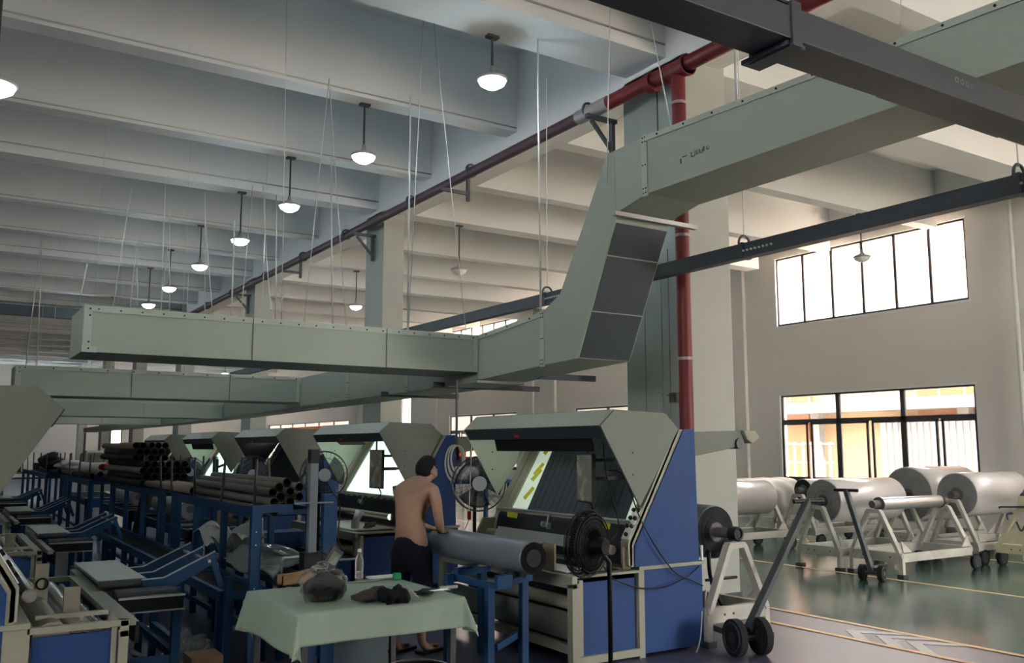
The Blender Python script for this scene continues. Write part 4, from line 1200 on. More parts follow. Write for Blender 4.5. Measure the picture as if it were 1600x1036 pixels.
# legs and feet
for sg, fo in ((-1, .05), (1, -.06)):
    body.append(([P3(fo * .3, sg * .08, .80), P3(fo * .7, sg * .09, .62), P3(fo, sg * .10, .46), P3(fo - .03, sg * .10, .34), P3(fo - .03, sg * .10, .20), P3(fo - .02, sg * .10, .085), P3(fo + .03, sg * .105, .045), P3(fo + .12, sg * .115, .032), P3(fo + .18, sg * .12, .028)],
                 [.075, .065, .050, .054, .044, .036, (.036, .036), (.038, .024), (.032, .018)], 0))
man = skin_mesh('person', body, M['skin'], loc=tuple(PB))
tag(man, 'shirtless short-haired man in dark trousers bending over the grey roll, back turned', 'person')
pants = skin_mesh('trousers', [
    ([P3(0, 0, .99) - PB, P3(-.005, 0, .90) - PB, P3(0, 0, .83) - PB], [(.122, .165), (.13, .178), (.115, .165)], None),
    ([P3(.02, -.09, .72) - PB, P3(.05, -.10, .52) - PB, P3(.03, -.10, .38) - PB, P3(.02, -.10, .28) - PB], [.105, .085, .078, .075], 2),
    ([P3(-.02, .09, .72) - PB, P3(-.04, .10, .52) - PB, P3(-.07, .10, .38) - PB, P3(-.08, .10, .28) - PB], [.105, .085, .078, .075], 2)], M['trouser'], man)
hair = skin_mesh('hair', [([P3(.115, 0, 1.435) - PB, P3(.135, 0, 1.49) - PB, P3(.155, 0, 1.545) - PB, P3(.195, 0, 1.582) - PB, P3(.245, 0, 1.565) - PB, P3(.265, 0, 1.54) - PB], [(.045, .055), (.078, .088), (.088, .092), (.062, .085), (.045, .06), (.02, .045)], None)], M['hair'], man)
for sg in (-1, 1):
    q = P3(.268, sg * .034, 1.508)
    MB().lathe([(0, -.010), (.008, -.006), (.010, 0), (.008, .006), (0, .010)], q, (0, 0, 1), 10).obj('eye', M['white'], man)
    q = P3(.258, sg * .034, 1.532)
    MB().bar(q, P3(.25, sg * .055, 1.53), .008, .006).obj('eyebrow', M['hair'], man)
MB().bar(P3(.258, -.022, 1.438), P3(.258, .022, 1.438), .010, .008).obj('mouth', M['redbox'], man)
for sg, fo in ((-1, .05), (1, -.06)):
    a = P3(fo - .05, sg * .10, .012); b = P3(fo + .21, sg * .115, .012)
    MB().bar(a, b, .10, .024).bar(P3(fo + .10, sg * .115 - .05, .05), P3(fo + .10, sg * .115 + .05, .05), .03, .012).obj('sandal', M['black'], man)

# ================================================================== WORKTABLE
tx0, tx1, ty0, ty1, tz = 1.92, 3.06, 5.33, 6.36, .715
wt = thing('worktable', 'small steel-legged table under the pale green plastic cloth', 'table', ((tx0 + tx1) / 2, (ty0 + ty1) / 2, 0))
for x in (tx0 + .06, tx1 - .06):
    for y in (ty0 + .06, ty1 - .06):
        MB().box(x - .02, x + .02, y - .02, y + .02, 0, tz - .03).obj('leg', M['darksteel'], wt)
MB().box(tx0 + .02, tx1 - .02, ty0 + .02, ty1 - .02, tz - .03, tz - .006).obj('table_top', M['wood'], wt)
MB().box(tx0 + .06, tx1 - .06, ty0 + .04, ty0 + .07, tz - .10, tz - .03).obj('apron', M['fac_cream'], wt)
# cloth
cm = MB()
def axis_pts(lo, e0, e1, hi):
    k1 = [lo + (e0 - lo) * i / 14 for i in range(14)]
    k2 = [e0 + (e1 - e0) * i / 40 for i in range(41)]
    k3 = [e1 + (hi - e1) * i / 14 for i in range(1, 15)]
    return k1 + k2 + k3
gx = axis_pts(tx0 - .25, tx0, tx1, tx1 + .15); gy = axis_pts(ty0 - .19, ty0, ty1, ty1 + .2)
nx, ny = len(gx), len(gy)
vs = []
for x in gx:
    for y in gy:
        cx_ = min(max(x, tx0), tx1); cy_ = min(max(y, ty0), ty1)
        dx, dy = x - cx_, y - cy_
        d = math.hypot(dx, dy)
        z = tz + .0015 * math.sin(x * 9 + y * 7) * math.sin(y * 11)
        ox = oy = 0
        if d > 1e-6:
            ux, uy = dx / d, dy / d
            w = math.sin(x * 7 + 1.2) + math.sin(y * 8 + .4) + .5 * math.sin(x * 19 + y * 5)
            fl_ = .006 + .10 * d * (.5 + .35 * w)
            if abs(dx) > 1e-6 and abs(dy) > 1e-6:      # the corner folds into one hanging point
                th = math.atan2(abs(dy), abs(dx))
                fl_ = .006 + d * (.22 - .40 * abs(math.sin(th * 2)) * (1 if th < .8 else -.2))
            ox, oy = ux * fl_, uy * fl_
            z = tz - d * .98 - .002
            if dx > 0 and abs(dy) > 0: ox += .10 * d; z += .05 * d * math.sin(y * 40)
        vs.append((cx_ + ox, cy_ + oy, z))
cm.add(vs, [(i * ny + j, (i + 1) * ny + j, (i + 1) * ny + j + 1, i * ny + j + 1) for i in range(nx - 1) for j in range(ny - 1)], True)
cm.origin = ((tx0 + tx1) / 2, (ty0 + ty1) / 2, tz)
clo = cm.obj('tablecloth', M['cloth'])
sd = clo.modifiers.new('th', 'SOLIDIFY'); sd.thickness = .003; sd.offset = 1
tag(clo, 'pale green plastic tablecloth hanging unevenly over the small table', 'tablecloth')
sp = MB()
for k in range(16):
    x = random.uniform(tx0 + .35, tx1 - .1); z = tz - random.uniform(.05, .17); r = random.uniform(.003, .006)
ZT = tz + .008

def blob(name, label, cat, c, size, ma, seed, amp=.25, parent=None, zmin=None, sub=3, fine=.0):
    bm = bmesh.new(); bmesh.ops.create_icosphere(bm, subdivisions=sub, radius=1)
    rnd = random.Random(seed); dirs = [(Vector((rnd.uniform(-1, 1), rnd.uniform(-1, 1), rnd.uniform(-1, 1))).normalized(), rnd.uniform(1.5, 4), rnd.uniform(0, 6)) for _ in range(7)]
    for v in bm.verts:
        d = v.co.normalized(); k = 1
        for (a, f, ph) in dirs: k += amp / 4 * math.sin(f * 2 * d.dot(a) + ph)
        if fine: k += fine * math.sin(19 * d.dot(dirs[0][0]) + 5 * d.x) * math.sin(17 * d.dot(dirs[1][0]))
        v.co = Vector((d.x * size[0] * k, d.y * size[1] * k, d.z * size[2] * k))
    zf = (zmin if zmin is not None else c[2] - size[2]) - c[2]
    for v in bm.verts:
        if v.co.z < zf: v.co.z = zf + (v.co.z - zf) * .02
    me = bpy.data.meshes.new(name); bm.to_mesh(me); bm.free()
    for p in me.polygons: p.use_smooth = True
    me.materials.append(M[ma])
    o = bpy.data.objects.new(name, me); scene.collection.objects.link(o)
    if parent: o.parent = parent; o.location = Vector(c) - root_loc(parent)
    else: o.location = c
    if label: tag(o, label, cat)
    return o
p = at(512, 940, Z=ZT)
bag = thing('plastic_bag', 'knotted clear plastic bag with dark cloth scraps on the green table', 'bag', (p.x, p.y + .08, ZT))
blob('scraps', None, None, (p.x, p.y + .08, ZT + .07), (.130, .115, .09), 'blackm', 3, .3, bag, ZT + .004, fine=.06)
blob('film', None, None, (p.x, p.y + .08, ZT + .09), (.145, .125, .115), 'clear', 5, .28, bag, ZT + .002, 4, fine=.05)
blob('knot', None, None, (p.x - .02, p.y + .08, ZT + .21), (.05, .03, .03), 'clear', 8, .5, bag, None, 3, fine=.1)
# box
p = at(462, 915, Z=ZT)
bx = thing('cardboard_box', 'open brown box lying behind the clear bag', 'box', (p.x, p.y, ZT))
bmb = MB(); a = p + Vector((-.10, .0, 0))
L, Wd, Hh = .26, .10, .075
bmb.box(a.x, a.x + L, p.y, p.y + .008, ZT, ZT + Hh).box(a.x, a.x + L, p.y + Wd, p.y + Wd + .008, ZT, ZT + Hh).box(a.x, a.x + .008, p.y, p.y + Wd, ZT, ZT + Hh).box(a.x, a.x + L, p.y, p.y + Wd, ZT, ZT + .008)
bmb.obj('carton', M['box'], bx)
MB().bar((a.x + .0, p.y - .01, ZT + Hh), (a.x + L, p.y + .03, ZT + Hh + .035), .04, .006).obj('flap', M['box'], bx)
# bottle
p = at(561, 905, Z=ZT)
bt = thing('water_bottle', 'clear plastic bottle with a little water on the green table', 'bottle', (p.x, p.y, ZT))
MB().lathe([(0, .002), (.03, .002), (.033, .02), (.031, .05), (.033, .08), (.033, .13), (.028, .155), (.014, .185), (.013, .20)], p, (0, 0, 1), 20).obj('body', M['clear'], bt)
MB().lathe([(0, .004), (.029, .006), (.029, .06), (0, .06)], p, (0, 0, 1), 16).obj('water', M['clear'], bt)
MB().cyl(p + Vector((0, 0, .20)), p + Vector((0, 0, .222)), .015, n=14).obj('cap', M['white'], bt)
# cloth heap and bits
p = at(588, 940, Z=ZT)
blob('cloth_scrap', 'crumpled brown and black cloth scrap left of the white card', 'cloth', (p.x, p.y + .04, ZT + .035), (.10, .07, .045), 'tubedark', 12, .5, None, ZT + .002, fine=.12)
p = at(622, 945, Z=ZT)
blob('cloth_scrap', 'black frilly cloth bundle in the middle of the green table', 'cloth', (p.x, p.y + .05, ZT + .05), (.085, .06, .07), 'blackm', 21, .6, None, ZT + .002, fine=.16)
p = at(583, 938, Z=ZT)
blob('cloth_scrap', 'flat black cloth piece at the front edge of the green table', 'cloth', (p.x + .02, p.y - .03, ZT + .012), (.09, .05, .014), 'blackm', 31, .5, None, ZT + .002, fine=.1)
p = at(640, 935, Z=ZT)
simple('paper_card', 'white folded card leaning against the black bundle', 'card', MB().bar((p.x - .02, p.y, ZT + .085), (p.x + .05, p.y - .02, ZT + .008), .07, .003), 'paper')
p = at(620, 905, Z=ZT)
simple('green_cap', 'green round lid behind the black bundle', 'lid', MB().cyl((p.x, p.y, ZT), (p.x, p.y, ZT + .045), .034, .032, 20), 'green')
p = at(655, 930, Z=ZT)
blob('cloth_scrap', 'small dark cloth strip right of the white card', 'cloth', (p.x + .03, p.y, ZT + .015), (.06, .03, .018), 'fabric', 41, .5, None, ZT + .002)
p = at(690, 925, Z=ZT)
sc = thing('scissors', 'steel scissors lying at the right end of the green table', 'scissors', tuple(p))
MB().bar(p + Vector((-.10, .02, .012)), p + Vector((.06, -.01, .012)), .012, .004).bar(p + Vector((-.10, .0, .016)), p + Vector((.06, .02, .016)), .012, .004).obj('blade', M['steel'], sc)
MB().ring(p + Vector((-.13, .03, .014)), .025, .007, (0, 0, 1), 16, 5).ring(p + Vector((-.13, -.02, .014)), .025, .007, (0, 0, 1), 16, 5).obj('handle', M['black'], sc)
p = at(700, 922, Z=ZT)
simple('marker_pen', 'grey marker pen beside the scissors', 'pen', MB().cyl((p.x - .04, p.y + .05, ZT + .012), (p.x + .09, p.y + .03, ZT + .012), .012, n=12), 'lamp')
simple('marker_pen', 'dark marker pen left of the scissors', 'pen', MB().cyl((p.x - .18, p.y + .05, ZT + .010), (p.x - .07, p.y + .02, ZT + .010), .010, n=12), 'darksteel')
p = at(565, 912, Z=ZT)
for k, (dx, dy, l) in enumerate(((-.05, .10, 'long steel ruler lying behind the bottle'), (.10, .12, 'pale wooden ruler lying right of the bottle'))):
    simple('ruler', l, 'ruler', MB().bar((p.x + dx - .1, p.y + dy, ZT + .004 + .003 * k), (p.x + dx + .22, p.y + dy - .03, ZT + .004 + .003 * k), .025, .003), 'steel' if k == 0 else 'wood')
p = at(608, 905, Z=ZT)
simple('paper_pad', 'stack of white papers at the back edge of the green table', 'paper', MB().box(p.x - .12, p.x + .10, p.y + .02, p.y + .16, ZT - .001, ZT + .012), 'paper')
# bin bags under the table
for k, (x, y, l) in enumerate(((2.05, 5.25, 'black bin bag under the left front of the green table'), (2.70, 5.30, 'black bin bag under the middle of the green table'))):
    bb = thing('waste_basket', l.replace('bin bag', 'lined waste basket'), 'basket', (x, y, 0))
    MB().lathe([(.15, .0), (.17, .1), (.19, .30), (.20, .32), (.18, .31), (.15, .12), (0, .10)], (x, y, 0), (0, 0, 1), 28).obj('liner', M['black'], bb)
    MB().ring((x, y, .318), .20, .010, (0, 0, 1), 32, 6).obj('rim', M['clear'], bb)
blob('cloth_scrap', 'pale cloth scrap heap on the floor under the table', 'cloth', (2.9, 5.9, .08), (.22, .16, .10), 'lamp', 51, .5, None, .002, fine=.1)
# ================================================================== ROLL CARTS
def cart(label, cx, cy, ang, L, hw, zt_, ma='cart', wheels='far', group=None, lean=0.0, r=.11):
    """A-framed trolley; u runs along the roll axis from the first frame, v across"""
    t = thing('roll_cart', label, 'cart', (cx, cy, 0))
    c, s_ = math.cos(ang), math.sin(ang)
    Wp = lambda u, v, z: Vector((cx + u * c - v * s_, cy + u * s_ + v * c, z))
    for u in (0, L):
        f = MB()
        f.bar(Wp(u, -.10, zt_), Wp(u, .10, zt_), .07, .05)
        f.obj('frame_cap', M[ma], t)
        for sg in (-1, 1):
            MB().bar(Wp(u, sg * .09, zt_), Wp(u, sg * hw, .27), .05, .075, upv=(c, s_, 0)).obj('frame_leg', M[ma], t, bevel=.004)
        MB().bar(Wp(u, -hw - .02, .26), Wp(u, hw + .02, .26), .05, .13).obj('cross_beam', M[ma], t, bevel=.004)
        k = 1 if u == 0 else -1
        g = MB()
        for sg in (-1, 1):
            a = [Wp(u + k * .03, sg * (hw - .03), .48), Wp(u + k * .22, sg * hw, .33), Wp(u + k * .03, sg * hw, .33)]
            b = [q + Wp(0, sg * .012, 0) - Wp(0, 0, 0) for q in a]
            g.add(a + b, [(0, 1, 2), (5, 4, 3), (0, 3, 4, 1), (1, 4, 5, 2), (2, 5, 3, 0)])
        g.obj('gusset', M[ma], t)
        bl = MB()
        for v in (-.3, .1, .25):
            bl.cyl(Wp(u - k * .03, v * hw * 2, .26), Wp(u - k * .022, v * hw * 2, .26), .012, n=6)
        bl.obj('bolt', M['darksteel'], t)
    for sg in (-1, 1):
        MB().bar(Wp(0, sg * hw, .26), Wp(L, sg * hw, .26), .05, .11).obj('side_rail', M[ma], t, bevel=.004)
    for u, kind in ((0, 'near'), (L, 'far')):
        for sg in (-1, 1):
            if wheels == 'all' or wheels == kind:
                wh = MB(); q = Wp(u + (.10 if u else .12), sg * (hw + .01), r)
                ax = (Wp(0, 1, 0) - Wp(0, 0, 0)).normalized()
                wh.cyl(q - ax * .022, q + ax * .022, r, n=24)
                w_ = wh.obj('wheel', M['tyre'], t)
                MB().cyl(q - ax * .03, q + ax * .03, r * .72, n=20).ring(q, r * .80, .012, ax, 24, 5).obj('wheel_hub', M['darksteel'], w_)
                MB().bar(q, Wp(u, sg * hw, .24), .04, .05).obj('wheel_fork', M['darksteel'], t)
            else:
                MB().bar(Wp(u, sg * hw, .26), Wp(u, sg * hw, .05), .055, .055, upv=(c, s_, 0)).obj('foot_post', M[ma], t)
                MB().box(*[w for w in (lambda q: (q.x - .05, q.x + .05, q.y - .05, q.y + .05, 0, .05))(Wp(u, sg * hw, 0))]).obj('foot_pad', M['darksteel'], t)
    return t

cart('white A-framed roll cart standing beside the nearest machine', 6.11, 5.80, math.radians(90), 1.9, .36, .84)
roll('cloth_roll', 'black-ended grey roll on the cart beside the nearest machine', 'roll', (5.97, 5.90, .955), (5.97, 7.55, .955), .235, 'greyfilm', .045, .22, 'fabric')
MB_ = MB().cyl((5.97, 5.63, .955), (5.97, 5.70, .955), .065, n=20).ring((5.97, 5.63, .955), .05, .015, (0, 1, 0), 20, 6)
cpl = tag(MB_.obj('shaft_collar', M['black']), 'black collar on the shaft end of the roll cart beside the nearest machine', 'collar')
lv = thing('brake_lever', 'dark lever and cross rod inside the nearest roll cart frame', 'lever', (5.95, 5.85, .4))
MB().path([(5.86, 5.88, .80), (5.88, 5.88, .55), (6.02, 5.88, .30), (6.12, 5.88, .28)], .018, 8).obj('lever', M['black'], lv)
MB().cyl((5.80, 5.86, .55), (6.18, 5.86, .55), .013, n=8).obj('cross_rod', M['black'], lv)

carts = [
    # label, x, y, L, hw, z, r, roll label, core
    ('white roll cart carrying the big wrapped roll nearest the aisle line', 10.75, 8.6, 1.75, .34, .945, .31, 'big wrapped white roll with rings on its end, nearest the aisle line', .045),
    ('white roll cart with only a thin roll, standing in front', 10.85, 7.75, 1.60, .38, .94, .085, 'thin shiny roll on the front white cart', .05),
    ('white roll cart under the biggest roll by the window', 13.5, 9.08, 1.7, .36, .94, .45, 'biggest wrapped white roll in front of the orange window panes', .05),
    ('white roll cart under the right-hand big roll', 13.0, 7.93, 1.75, .36, 1.0, .33, 'big wrapped white roll at the right with a stained dark core', .055),
    ('white roll cart under the dark-ended roll below the window corner', 13.0, 10.8, 1.7, .34, .955, .20, 'pale roll with a dark end below the left window corner', .05),
]
for (l, x, y, L, hw, z, r, rl, cr) in carts:
    cart(l, x, y, 0, L, hw, z - .09, wheels='far' if y < 8.8 and x < 12 else 'all')
    roll('film_roll', rl, 'roll', (x + .13 if r > .1 else x + .12, y, z), (x + L - .08, y, z), r, 'film' if r > .1 else 'steel', cr, .16, 'fabric' if 'dark-ended' in l else 'filmend', lines=3 if r > .1 else 1)
# left shiny roll, its far end towards us
cart('white roll cart half hidden behind the near column', 10.35, 10.9, 0, 2.0, .36, .77, wheels='far')
roll('film_roll', 'shiny white roll half hidden by the near column', 'roll', (10.5, 10.9, .86), (12.25, 10.9, .86), .285, 'film', .05, .1)
# sheet-covered bundle between them
sb = thing('covered_roll', 'roll draped with crumpled white plastic sheet under the window corner', 'roll', (13.6, 12.2, 0))
shm = MB(); vs = []; nn, mm = 40, 22
for i in range(nn + 1):
    for j in range(mm + 1):
        t = -1.0 + 2.0 * j / mm
        x = 12.2 + 2.2 * i / nn
        a = t * 1.9
        rr = .30 + .018 * math.sin(x * 13 + a * 5) + .03 * max(0, abs(t) - .5) * math.sin(x * 21)
        yy = 12.2 + rr * math.sin(max(-1.57, min(1.57, a))) + (.05 * math.sin(x * 8 + t * 9) * max(0, abs(t) - .6))
        zz = .82 + rr * math.cos(max(-1.57, min(1.57, a))) - max(0, abs(a) - 1.57) * 1.2
        vs.append((x, yy, zz))
shm.add(vs, [(i * (mm + 1) + j, (i + 1) * (mm + 1) + j, (i + 1) * (mm + 1) + j + 1, i * (mm + 1) + j + 1) for i in range(nn) for j in range(mm)], True)
sh = shm.obj('sheet', M['sheet'], sb)
sd = sh.modifiers.new('t', 'SOLIDIFY'); sd.thickness = .004
for x in (12.35, 14.2):
    MB().bar((x, 11.95, 0), (x, 12.15, .8), .05).bar((x, 12.45, 0), (x, 12.25, .8), .05).bar((x, 11.9, .25), (x, 12.5, .25), .05).obj('frame', M['cart'], sb)
MB().cyl((12.25, 12.2, .82), (14.3, 12.2, .82), .06, n=14).obj('core', M['filmcore'], sb)
# cream cart at the right edge
cc = cart('cream-painted cart with a hooked post at the right picture edge', 13.15, 6.95, 0, 1.9, .42, .82, ma='cartcream', wheels='all', r=.125)
roll('film_roll', 'white roll cut off by the right picture edge', 'roll', (13.35, 6.95, 1.02), (14.9, 6.95, 1.02), .13, 'film', .05, .20)
pp = MB().bar((13.1, 6.95, .82), (13.1, 6.95, 1.02), .09, .05)
pp.prism([(6.55, .34), (7.35, .34), (7.03, .62), (6.87, .62)], 'x', 13.10, 13.13).bar((13.1, 6.95, .34), (13.1, 6.95, .12), .07, .03)
pp.obj('hook_post', M['cartcream'], cc)
MB().path([(13.02, 7.22, .84), (13.02, 7.20, .86), (13.02, 6.80, .87), (13.02, 6.74, .82)], .016, 8).path([(13.05, 7.06, .78), (13.02, 7.12, .76), (13.02, 7.11, .68)], .02, 8).path([(13.05, 6.88, .66), (13.03, 6.95, .54), (13.05, 7.02, .66)], .014, 8).obj('hook', M['darksteel'], cc)

# hand jacks with T-handles
def jack(label, a, top, wr, bar_dir, group=None):
    a = Vector(a); top = Vector(top)
    j = thing('hand_jack', label, 'jack', tuple(a))
    MB().bar(a, top, .062, .062).obj('drawbar', M['tray'], j, bevel=.006)
    bd = Vector(bar_dir).normalized()
    MB().cyl(top - bd * .16, top + bd * .16, .022, n=12).obj('handle', M['black'], j)
    for k in (-1, 1):
        q = Vector((a.x, a.y, wr)) + bd * (k * .12)
        w = MB().cyl(q - bd * .03, q + bd * .03, wr, n=28).obj('wheel', M['tyre'], j)
        MB().ring(q + bd * .03 * k, wr * .78, .010, bd, 24, 5).cyl(q - bd * .036, q + bd * .036, wr * .3, n=14).obj('wheel_hub', M['darksteel'], w)
    MB().cyl(Vector((a.x, a.y, wr)) - bd * .15, Vector((a.x, a.y, wr)) + bd * .15, .02, n=10).obj('axle', M['darksteel'], j)
    fwd = Vector((bd.y, -bd.x, 0)); fwd = -fwd if fwd.dot(Vector((1, 1, 0))) < 0 else fwd
    MB().bar(Vector((a.x, a.y, .14)), Vector((a.x, a.y, .14)) + fwd * .45, .10, .05).obj('fork', M['darksteel'], j)
    return j
ja = at(1168, 985, Z=.13); jt = at(1262, 783, Y=6.1)
jack('big hand jack with long slanting dark handle before the near column', cam.location + (ja - cam.location) * .955, cam.location + (jt - cam.location) * .955, .15, (1, -.25, 0))
MBx = None
jb = at(1362, 880, Z=.13); jt2 = at(1322, 766, X=10.35)
jack('smaller hand jack leaning left between the white roll carts', (10.35, jb.y * 10.35 / jb.x, .11), jt2, .10, (.3, -1, 0))

# ================================================================== TUBE RACKS
TUBES = []
def tube(label, a, b, r, ma, group=None):
    t = MB().tube(a, b, r, r * .78, 12)
    t.origin = tuple((Vector(a) + Vector(b)) / 2)
    o = t.obj('paper_tube', M[ma])
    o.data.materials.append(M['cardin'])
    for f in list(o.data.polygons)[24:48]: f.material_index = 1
    return tag(o, label, 'tube', group)
def rack(label, y0, y1, x0=2.42, x1=2.88, z0=1.10, posts=4, stakes=True):
    t = thing('tube_rack', label, 'rack', ((x0 + x1) / 2, (y0 + y1) / 2, 0))
    for x in (x0, x1):
        MB().box(x - .025, x + .025, y0, y1, z0, z0 + .085).obj('top_beam', M['blued'], t, bevel=.003)
        MB().box(x - .02, x + .02, y0, y1, .12, .17).obj('bottom_beam', M['blued'], t)
    for k in range(posts):
        y = y0 + .04 + (y1 - y0 - .08) * k / (posts - 1)
        for x in (x0, x1):
            MB().box(x - .028, x + .028, y - .028, y + .028, 0, z0).obj('post', M['blued'], t, bevel=.003)
        MB().box(x0, x1, y - .02, y + .02, z0 + .02, z0 + .06).obj('cross_arm', M['blued'], t)
        if stakes:
            for x in (x0 - .01, x1 + .01):
                MB().cyl((x, y + .1, z0 + .05), (x + random.uniform(-.03, .03), y + .1, z0 + .50), .013, n=6).obj('stake', M['darksteel'], t)
    return t
rack('nearest blue steel tube rack in the aisle behind the green table', 7.75, 11.0, posts=4)
rack('second blue steel tube rack carrying the big stack of dark tubes', 11.5, 15.2, posts=4)
rack('third blue steel tube rack farther down the aisle', 15.8, 19.6, x0=2.2, x1=2.75, posts=4)
rack('farthest blue steel tube rack at the back of the aisle', 20.2, 25.5, x0=2.0, x1=2.6, posts=5)
gT = 'paper tubes on the nearest rack'
ORD = ['first', 'second', 'third', 'fourth', 'fifth', 'sixth', 'seventh']
PLACE = {(0, -1): 'lowest open tube end at the left foot of the small near bundle', (0, 0): 'left tube end, second from below, in the small near bundle', (0, 1): 'leftmost tube end in the upper row of the small near bundle',
         (1, -1): 'bottom tube end of the second column of the small near bundle', (1, 0): 'middle tube end of the second column of the small near bundle', (1, 1): 'top tube end of the second column of the small near bundle',
         (2, 0): 'bottom tube end of the third column of the small near bundle', (2, 1): 'middle tube end of the third column of the small near bundle', (2, 2): 'topmost tube end of the whole small near bundle',
         (3, 0): 'lower right tube end of the small near bundle', (3, 1): 'upper right tube end of the small near bundle'}
for (row, lvl) in PLACE:
    dz = lvl * .080 + (.040 if row % 2 else 0)
    xx = 2.49 + row * .075
    tube(PLACE[(row, lvl)], (xx, 7.62 + random.uniform(-.05, .1), 1.245 + dz), (xx, 10.2 + random.uniform(-.1, .1), 1.245 + dz), .037, 'tubegrey', gT)
for i in range(4):
    tube(ORD[i] + ' from the left of the long pale tubes behind the small near bundle', (2.46 + i * .10, 10.25, 1.235), (2.46 + i * .10, 13.0 - .2 * i, 1.235), .042, 'card', 'pale tubes lying along the first rack')
gS = 'dark tubes stacked on the second rack'
r = .046
for row in range(7):
    n = 7 - (row % 2) if row < 4 else 5 - (row % 2)
    for i in range(n):
        x = 2.40 + (i + (.5 if row % 2 else 0)) * r * 2.06 - (.06 if row >= 4 else 0)
        z = 1.235 + row * r * 1.80
        pale = random.random() > .8
        tube(('pale' if pale else 'dark') + ' tube in the tall stack, ' + ORD[row] + ' layer from below, ' + ORD[i] + ' from the left', (x, 12.75 + random.uniform(-.05, .05) + (.2 if row > 3 else 0), z), (x, 15.6 + random.uniform(-.1, .1), z), r, 'card' if pale else 'tubedark', gS)
gF = 'wrapped tubes lying on the far racks'
for i in range(16):
    y = 16.2 + (i // 4) * 2.1; x = 2.26 + (i % 4) * .13
    mt_ = random.choice(['card', 'tubedark', 'tubegrey'])
    tube({'card': 'tan', 'tubedark': 'dark', 'tubegrey': 'grey'}[mt_] + ' tube, ' + ORD[i % 4] + ' from the left in the ' + ORD[i // 4] + ' lot behind the tall stack', (x, y, 1.24 + .03 * (i % 2)), (x + random.uniform(-.02, .02), y + 1.9, 1.26), .045, mt_, gF)
roll('film_roll', 'short bright white roll lying on the far rack', 'roll', (2.25, 17.6, 1.36), (2.75, 17.4, 1.36), .085, 'sheet', .02, .01, 'filmend', 1)
blob('cloth_bundle', 'reddish wrapped cloth bundle on the far rack beside the dark tube stack', 'cloth', (2.55, 16.35, 1.40), (.16, .22, .07), 'redbox', 61, .4)
blob('cloth_bundle', 'dark cloth heap at the far left end of the racks', 'cloth', (2.15, 21.0, 1.42), (.22, .5, .16), 'fabric', 63, .5)
blob('cloth_bundle', 'white cloth bundle lying among the far tubes', 'cloth', (2.35, 19.6, 1.38), (.25, .5, .08), 'sheet', 65, .4)
for k, (y, l) in enumerate(((16.9, 'nearer'), (20.0, 'farther'))):
    simple('rack_stake', 'tall thin dark stake standing on the far racks, the ' + l + ' one', 'stake', MB().cyl((2.62, y, 1.17), (2.62, y, 2.0), .014, n=8), 'darksteel')

# pale post with black holder, blue column of the table frame
gp = thing('post_stand', 'pale grey square post with a black sleeve standing behind the green table', 'post', (2.72, 7.0, 0))
p = at(490, 720, Y=7.0)
MB().box(p.x - .032, p.x + .032, 6.97, 7.03, .80, p.z).obj('post', M['postgrey'], gp)
MB().box(p.x - .035, p.x + .035, 6.965, 7.035, p.z - .02, p.z + .09).obj('top_cap', M['black'], gp)
MB().box(p.x - .075, p.x + .075, 6.94, 7.06, .60, .88).obj('sleeve', M['black'], gp)
MB().box(p.x - .04, p.x + .04, 6.96, 7.04, 0, .62).obj('lower_post', M['blued'], gp)
bp = thing('blue_post', 'thick blue post with a short side bar right of the pale post', 'post', (2.9, 6.9, 0))
q = at(516, 772, Y=6.95)
MB().box(q.x - .055, q.x + .055, 6.93, 7.0, 0, q.z).obj('post', M['blued'], bp)
MB().box(q.x - .30, q.x + .02, 6.92, 6.94, q.z - .07, q.z - .058).obj('side_bar', M['postgrey'], bp)
cable('dark cable running down the blue post to the small controller', [at(520, 770, Y=6.9), at(531, 790, Y=6.88), at(528, 840, Y=6.88), at(536, 862, Y=6.85)], .006)
cn = thing('controller', 'small tilted grey box with a display hanging before the blue post', 'controller', tuple(at(520, 875, Y=6.6)))
q = at(521, 873, Y=6.6)
MB().bar(q + Vector((-.05, 0, -.06)), q + Vector((.035, 0, .07)), .10, .04, upv=(0, 1, 0)).obj('case', M['hoodlip'], cn)
MB().bar(q, Vector((q.x + .03, 6.94, q.z + .02)), .02).obj('bracket', M['darksteel'], cn)
MB().bar(q + Vector((-.03, -.025, -.035)), q + Vector((.02, -.025, .045)), .07, .008, upv=(0, 1, 0)).obj('display', M['lcd'], cn)
npost = thing('blue_post', 'blue drilled post rising right behind the left side of the green table', 'post', (2.35, 6.6, 0))
q = at(400, 790, Y=7.1)
MB().box(q.x - .035, q.x + .035, 7.07, 7.13, 0, q.z).obj('post', M['blued'], npost)
MB().box(q.x - .02, q.x + .3, 7.10, 7.13, q.z - .06, q.z).obj('top_arm', M['blued'], npost)
s_m = MB()
for z in (.5, .62, .95, 1.05):
    s_m.cyl((q.x, 7.065, z), (q.x, 7.072, z), .006, n=6)
s_m.obj('bolt', M['steel'], npost)

